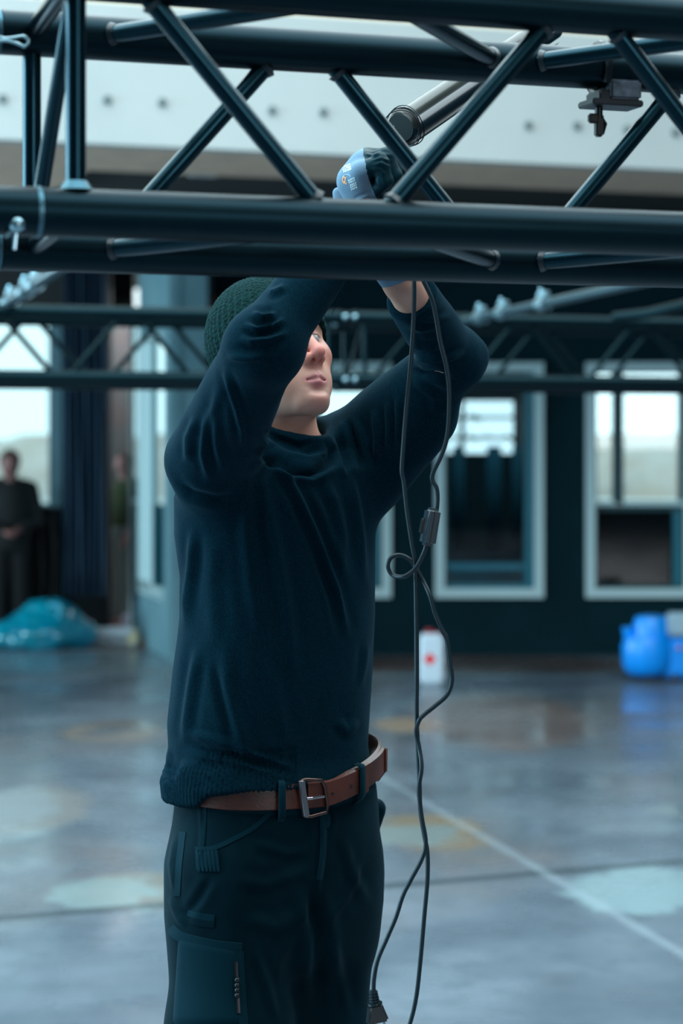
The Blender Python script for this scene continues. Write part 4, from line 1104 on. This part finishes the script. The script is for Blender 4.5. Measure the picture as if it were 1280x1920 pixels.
v, f = glove('L', HL, wL, dirL, (P(670, 400, 2.75).x, 2.72, P(680, 545, 2.84).z), (P(775, 400, 2.84).x, 2.90, P(680, 380, 2.8).z), .0022)
o = np_obj('glove', v, f, [m_glove_k, m_glove_c], worker)
px, py = proj(v); o.data.polygons.foreach_set('material_index', (py[f].mean(1) < 450).astype(np.int32))

# boots
for an in (AN_R, AN_L):
    b = MB(); fw = F3; pr = [(.0, .055, .052, .0), (.04, .05, .05, .0), (.12, .043, .046, 0), (.20, .040, .050, 0)]
    def bs(p, an=an):
        a0 = an-F3*.015; a0.z = .05; a1 = an+F3*.17; a1.z = .045
        d = rc(p, a0, a1, .048, .042); t_ = an.copy(); t_.z = .20; d = smin(d, rc(p, a0, t_, .05, .048), .03)
        return smax(d, .004-p[:, 2], .004)
    v, f = nets(bs, axis(an.x-.12, an.x+.22, .006), axis(an.y-.26, an.y+.12, .006), axis(-.01, .27, .006)); np_obj('boot', v, f, m_boot, worker)

# ------------------------------------------------------------------ hanging cord with switch and plug
cord = thing('power_cord', 'black lamp cord with inline switch and flat plug hanging from the raised hands', 'cord', P(785, 1000, 2.78))
m_cord = M('cord_sheath', (10, 34, 44), .45, spec=.35)
def path(pts, d0, d1):
    n = len(pts)-1; return spline([P(x, y, d0+(d1-d0)*i/n) for i, (x, y) in enumerate(pts)], 7)
pa = [(722, 440), (752, 470), (772, 500), (776, 530), (775, 600), (770, 680), (762, 760), (757, 820), (753, 880), (757, 905), (763, 960), (772, 1020), (778, 1060), (780, 1150), (781, 1250), (781, 1340), (783, 1400), (786, 1460), (788, 1520), (795, 1565), (801, 1600), (801, 1650), (795, 1720), (788, 1800), (780, 1870), (768, 1920), (748, 1975), (735, 2060)]
b = MB(); b.tube(path(pa, 2.765, 2.80), .0029, 12); b.build('strand', m_cord, cord)
pb = [(720, 445), (756, 478), (783, 508), (795, 530), (812, 570), (825, 640), (837, 690), (842, 740), (839, 810), (828, 852), (812, 885), (810, 900), (818, 915), (820, 935), (818, 958)]
b = MB(); b.tube(path(pb, 2.77, 2.775), .0029, 12); b.build('strand', m_cord, cord)
pc = [(799, 1020), (796, 1032), (787, 1052), (776, 1068), (757, 1081), (736, 1078), (727, 1062), (733, 1046), (750, 1041), (768, 1050), (780, 1066), (792, 1088), (806, 1118), (815, 1150), (828, 1180), (838, 1200), (843, 1240), (847, 1275), (838, 1303), (815, 1324), (795, 1340), (785, 1352), (780, 1374), (786, 1404), (790, 1440), (785, 1480), (790, 1530), (798, 1580), (790, 1612), (770, 1650), (755, 1680), (742, 1720), (725, 1760), (708, 1800), (701, 1835), (700, 1860)]
b = MB(); b.tube(spline([P(x, y, 2.772 + (.012 if 4 < i < 9 else 0) + (.010 if i in (9, 10, 11, 22, 23) else 0)) for i, (x, y) in enumerate(pc)], 7), .0029, 12); b.build('strand', m_cord, cord)
s0, s1 = P(812, 953, 2.772), P(800, 1023, 2.772); sd = (s1-s0).normalized(); sy = V*-1; sy = (sy-sd*sy.dot(sd)).normalized(); sx_ = sd.cross(sy)
b = MB(); b.obox((s0+s1)/2, sx_, sy, sd, .0098, .0085, (s1-s0).length/2, .0042); sw = b.build('switch', M('switch_plastic', (26, 52, 64), .3, spec=.6), cord)
b = MB(); lf = sx_ if sx_.x < 0 else -sx_; b.obox((s0+s1)/2+lf*.0105, sx_, sy, sd, .0028, .004, .010, .0012); b.build('rocker', m_darkmetal, sw)
b = MB(); b.obox((s0+s1)/2+sy*.0086, sx_, sy, sd, .0004, .0004, .022); b.build('shell_seam', m_black, sw)
p0 = P(699, 1856, 2.772); p1 = P(707, 1914, 2.772); pd = (p1-p0).normalized(); px2 = pd.cross(V).normalized()
b = MB()
for k in range(5): c = p0+pd*(.003+.0037*k); b.tube([c-pd*.0012, c+pd*.0012], .0058+.0003*k, 14)
b.tube([p0, p0+pd*.02], .0042, 12); rel = b.build('strain_relief', m_cord, cord)
b = MB(); bm = bmesh.new(); bmesh.ops.create_cube(bm, size=2)
for q in bm.verts: k = 1 if q.co.z > 0 else .55; q.co = Vector((q.co.x*.0155*k, q.co.y*.0065, q.co.z*.0125))
bmesh.ops.bevel(bm, geom=list(bm.edges), offset=.003, segments=3, affect='EDGES'); bm.verts.index_update(); cP = p0+pd*.0305
b.add([cP+px2*q.co.x+V*q.co.y+pd*q.co.z for q in bm.verts], [[q.index for q in f.verts] for f in bm.faces]); bm.free()
b.tube([p0+pd*.0165-px2*0, p0+pd*.0195], .0098, 14); plug = b.build('plug', M('plug_plastic', (12, 30, 38), .3, spec=.6), cord)
for s in (-1, 1):
    b = MB(); b.tube([cP+px2*s*.0085+pd*.012, cP+px2*s*.0082+pd*.030], .002, 10); b.build('prong', m_steel, plug)
b = MB(); b.tube(spline([P(636, 535, 2.76), P(645, 556, 2.76), P(632, 566, 2.765), P(622, 590, 2.77)], 5), .0004, 5); b.build('loose_thread', m_sweater, worker)

# ------------------------------------------------------------------ things on the floor and people far behind
def place(px, py): d = H*F/(py-HY); return Vector((X(px, d), d, 0))
# teal sack
c = place(85, 1213); c.y -= .02
def bag(p):
    d = ell(p, c+Vector((0, 0, .10)), (.40, .26, .17)); d = smin(d, ell(p, c+Vector((.02, .02, .22)), (.22, .19, .155)), .08)
    d = smin(d, ell(p, c+Vector((-.20, -.03, .07)), (.20, .2, .11)), .05)
    return smax(d, .002-p[:, 2], .01)
v, f = nets(bag, axis(c.x-.48, c.x+.48, .014), axis(c.y-.36, c.y+.36, .014), axis(-.03, .46, .014))
nn = vnormals(v, f); v = v+nn*(wobble(v, (7, 7, 12), .030)+wobble(v, (16, 16, 14), .010, 4))[:, None]; v[:, 2] = np.maximum(v[:, 2], .002)
bg_ = thing('sack', 'shiny teal plastic sack slumped on the floor at the left', 'bag', c); np_obj('sack_body', v, f, M('teal_plastic', (0, 128, 150), .16, spec=.7, var=(4, (0, 104, 130))), bg_)
b = MB(); b.tube(spline([c+Vector((.05, -.16, .33)), c+Vector((.14, -.2, .32)), c+Vector((.13, -.2, .24))], 5), [.02]*11, 8); b.build('tied_neck', M('teal_plastic_neck', (60, 150, 175), .2), bg_)
# litter by the door
m_w = M('white_plastic', (206, 220, 232), .4)
q = place(205, 1195); b = MB(); b.obox(q+UP*.035+Vector((-.03, .2, 0)), Vector((.97, -.25, 0)).normalized(), Vector((.25, .97, 0)).normalized(), UP, .26, .10, .03, .01); tag(b.build('packet', m_w), 'long flat white packet on the floor right of the teal sack', 'packet')
q = place(243, 1188); b = MB(); b.obox(q+UP*.07+Vector((0, .2, 0)), Vector((.9, .43, 0)).normalized(), Vector((-.43, .9, 0)).normalized(), UP, .075, .06, .07, .02); tag(b.build('paper_bag', M('lilac_white_paper', (206, 200, 224), .7)), 'small pale lilac paper bag on the floor against the white door jamb', 'bag')
q = place(250, 1212); b = MB(); b.ball(q+UP*.045, .05, 16, (1, .9, .85)); b.ball(q+UP*.10, .022, 10); tag(b.build('tin', M('yellow_white_tin', (214, 190, 110), .4, var=(9, (226, 232, 236)))), 'small yellow and white tub on the floor beside the oblique wall', 'tub')
for k, (px, py, s, wd) in enumerate(((261, 1206, .04, 'next to the yellow tub'), (277, 1212, .036, 'middle of the pile'), (293, 1216, .034, 'nearest the worker'))):
    q = place(px, py); b = MB(); b.obox(q+UP*s*.7, Vector((.8, .6, .0)), Vector((-.6, .8, 0)), UP, s, s*.7, s*.7, s*.2); tag(b.build('wood_offcut', M('brown_wood_%d' % k, (150-20*k, 98-10*k, 62), .6)), 'brown wood offcut by the oblique wall, '+wd, 'offcut')
q = place(6, 1185); b = MB(); b.obox(q+UP*.06, Vector((1, 0, 0)), Vector((0, 1, 0)), UP, .06, .06, .06, .02); tag(b.build('crate', M('orange_crate', (196, 150, 120), .5)), 'small pale orange box at the left frame edge behind the sack', 'box')
# white canister with red mark
q = place(808, 1283); cn = thing('canister', 'white canister with a red diamond and red cap on the floor', 'canister', q)
b = MB(); b.obox(q+UP*.162, Vector((1, 0, 0)), Vector((0, 1, 0)), UP, .079, .05, .162, .02); b.build('can_body', m_w, cn)
b = MB(); b.tube([q+UP*.32-Vector((.012, 0, 0)), q+UP*.352-Vector((.012, 0, 0))], .024, 14); b.obox(q+UP*.328+Vector((.02, 0, 0)), Vector((1, 0, 0)), Vector((0, 1, 0)), UP, .045, .01, .006, .002); b.build('cap', M('red_cap', (150, 20, 30), .4), cn)
b = MB(); cc = q+Vector((-.010, -.0505, .165)); s = .042; b.add([cc+Vector((0, 0, s)), cc+Vector((-s, 0, 0)), cc-Vector((0, 0, s)), cc+Vector((s, 0, 0))]+[cc+Vector((0, .004, s)), cc+Vector((-s, .004, 0)), cc+Vector((0, .004, -s)), cc+Vector((s, .004, 0))], [(0, 1, 2, 3), (0, 4, 5, 1), (1, 5, 6, 2), (2, 6, 7, 3), (3, 7, 4, 0)]); b.build('red_diamond', M('red_print', (235, 8, 20), .5), cn, smooth=False)
# blue machine
q = place(1232, 1276); mc = thing('wet_vacuum', 'bright blue wheeled machine on the floor at the right frame edge', 'machine', q)
m_blue = M('bright_blue_plastic', (0, 142, 238), .35, spec=.5)
ex, ey2 = Vector((1, 0, 0)), Vector((0, 1, 0))
b = MB(); b.tube([q+Vector((-.06, .02, z)) for z in (.03, .05, .10, .22, .28)], [.10, .14, .165, .17, .15], 28); b.obox(q+Vector((.13, .04, .15)), ex, ey2, UP, .12, .12, .125, .03); b.build('tank', m_blue, mc)
b = MB(); b.tube([q+Vector((-.035, .03, z)) for z in (.27, .36, .41, .42)], [.125, .12, .10, .06], 24); b.build('motor_head', m_blue, mc)
b = MB(); b.tube([q+Vector((-.185, .0, .26)), q+Vector((-.185, .0, .345))], [.03, .045], 14); b.obox(q+Vector((-.16, .0, .27)), ex, ey2, UP, .04, .03, .05, .01); b.build('inlet', m_blue, mc)
b = MB(); b.obox(q+Vector((.14, .0, .365)), ex, ey2, UP, .085, .07, .075, .02); b.tube([q+Vector((.20, -.02, .3)), q+Vector((.19, -.04, .2))], .01, 10); b.build('pump', M('grey_pump', (150, 175, 190), .4), mc)
b = MB(); b.ball(q+Vector((.125, -.09, .22)), .016, 10); b.build('knob', M('pink_knob', (200, 120, 130), .4), mc)
for dx in (-.06, .1, .2):
    b = MB(); b.tube([q+Vector((dx-.012, -.06, .02)), q+Vector((dx+.012, -.06, .02))], .02, 14); b.build('wheel', M('caster', (60, 54, 50), .5), mc)

def figure(name_label, foot, hgt, face, top_col, leg_col, pose, skin=(150, 108, 100)):
    root = thing('person', name_label, 'person', foot); s = hgt/1.75; fw = Vector((math.sin(face), -math.cos(face), 0)); sd_ = Vector((math.cos(face), math.sin(face), 0))
    g = lambda a, b_, z: foot+fw*a*s+sd_*b_*s+UP*z*s
    arms = pose(g)
    def body(p):
        d = ell(p, g(.05, 0, 1.62), [.085*s, .075*s, .115*s]); d = smin(d, rc(p, g(.02, 0, 1.42), g(.04, 0, 1.56), .055*s, .05*s), .03)
        d = smin(d, ell(p, g(.14, 0, 1.60), [.02*s]*3), .02)
        d = smin(d, ell(p, g(0, 0, 1.2), [.17*s, .12*s, .27*s]), .05); d = smin(d, ell(p, g(0, 0, .95), [.15*s, .12*s, .14*s]), .04)
        for sh, el, ha in arms:
            d = smin(d, rc(p, sh, el, .048*s, .038*s), .03); d = smin(d, rc(p, el, ha, .038*s, .027*s), .02)
            dr = (ha-el).normalized(); d = smin(d, rc(p, ha, ha+dr*.06*s, .03*s, .025*s), .01)
            sv = dr.cross(UP).normalized()
            for k in range(4): d = smin(d, rc(p, ha+dr*.05*s+sv*(.02*(k-1.5))*s, ha+dr*(.10+.01*(k % 2))*s+sv*(.022*(k-1.5))*s, .009*s, .007*s), .004)
            d = smin(d, rc(p, ha+dr*.02*s+sv*.025*s, ha+dr*.06*s+sv*.05*s, .010*s, .008*s), .006)
        for q in (-1, 1):
            d = smin(d, rc(p, g(0, q*.09, .9), g(.01, q*.1, .5), .075*s, .055*s), .03); d = smin(d, rc(p, g(.01, q*.1, .5), g(-.01, q*.1, .09), .052*s, .035*s), .03)
            d = smin(d, rc(p, g(-.01, q*.1, .05), g(.14, q*.11, .035), .04*s, .032*s), .03)
        return d
    xs = (foot.x-.55, foot.x+.55)
    v, f = nets(body, axis(xs[0], xs[1], .012), axis(foot.y-.5, foot.y+.5, .012), axis(-.02, hgt+.1, .012)); np_obj('body', v, f, M('skin_far', skin, .5), root)
    def shirt(p):
        d = ell(p, g(0, 0, 1.19), [.19*s, .14*s, .31*s]); d = smin(d, rc(p, g(0, -.13, 1.42), g(0, .13, 1.42), .06*s, .06*s), .06)
        for sh, el, ha in arms:
            k = .85 if pose is pose_clasp else .15
            d = smin(d, rc(p, sh, el, .062*s, .052*s), .04); e = el+(ha-el)*k; d = smin(d, rc(p, el, e, .052*s, .04*s), .02)
        return d
    v, f = nets(shirt, axis(xs[0], xs[1], .012), axis(foot.y-.5, foot.y+.5, .012), axis(.6, hgt, .012)); np_obj('jacket' if pose is pose_clasp else 'shirt', v, f, M('top_cloth', top_col, .9), root)
    def legs(p):
        d = ell(p, g(0, 0, .93), [.165*s, .13*s, .15*s])
        for q in (-1, 1): d = smin(d, rc(p, g(0, q*.09, .88), g(.0, q*.1, .08), .095*s, .068*s), .03)
        return smax(d, .04-p[:, 2], .01)
    v, f = nets(legs, axis(xs[0], xs[1], .012), axis(foot.y-.5, foot.y+.5, .012), axis(0, 1.2, .012)); np_obj('trousers', v, f, M('leg_cloth', leg_col, .9), root)
    def hair(p): return smax(ell(p, g(.03, 0, 1.645), [.098*s, .086*s, .112*s]), -ell(p, g(.10, 0, 1.59), [.10*s, .10*s, .10*s]), .01)
    v, f = nets(hair, axis(xs[0], xs[1], .01), axis(foot.y-.3, foot.y+.3, .01), axis(1.2, hgt+.1, .01)); np_obj('hair', v, f, m_hair, root)
    return root
def pose_clasp(g): return [(g(0, -.2, 1.40), g(.05, -.27, 1.10), g(.22, -.05, 1.0)), (g(0, .2, 1.40), g(.05, .27, 1.10), g(.22, .05, 1.02))]
def pose_hang(g): return [(g(0, -.19, 1.40), g(.06, -.25, 1.12), g(.16, -.22, .86)), (g(0, .19, 1.40), g(-.02, .24, 1.12), g(.12, .22, .88))]
fp = Vector((X(18, 16.45), 16.45, 0)); hz_ = Z(846, 16.45)
figure('person in black standing with clasped hands before the bright far window', fp, hz_/1.735*1.75, math.radians(15), (3, 8, 11), (2, 5, 9), pose_clasp, (122, 78, 74))
fp = Vector((X(266, 17.12), 17.12, 0))
figure('person in olive shirt half hidden behind the pale door jamb', Vector((X(240, 17.7), 17.7, 0)), 1.46, math.radians(-60), (74, 78, 52), (146, 156, 152), pose_hang, (206, 140, 134))
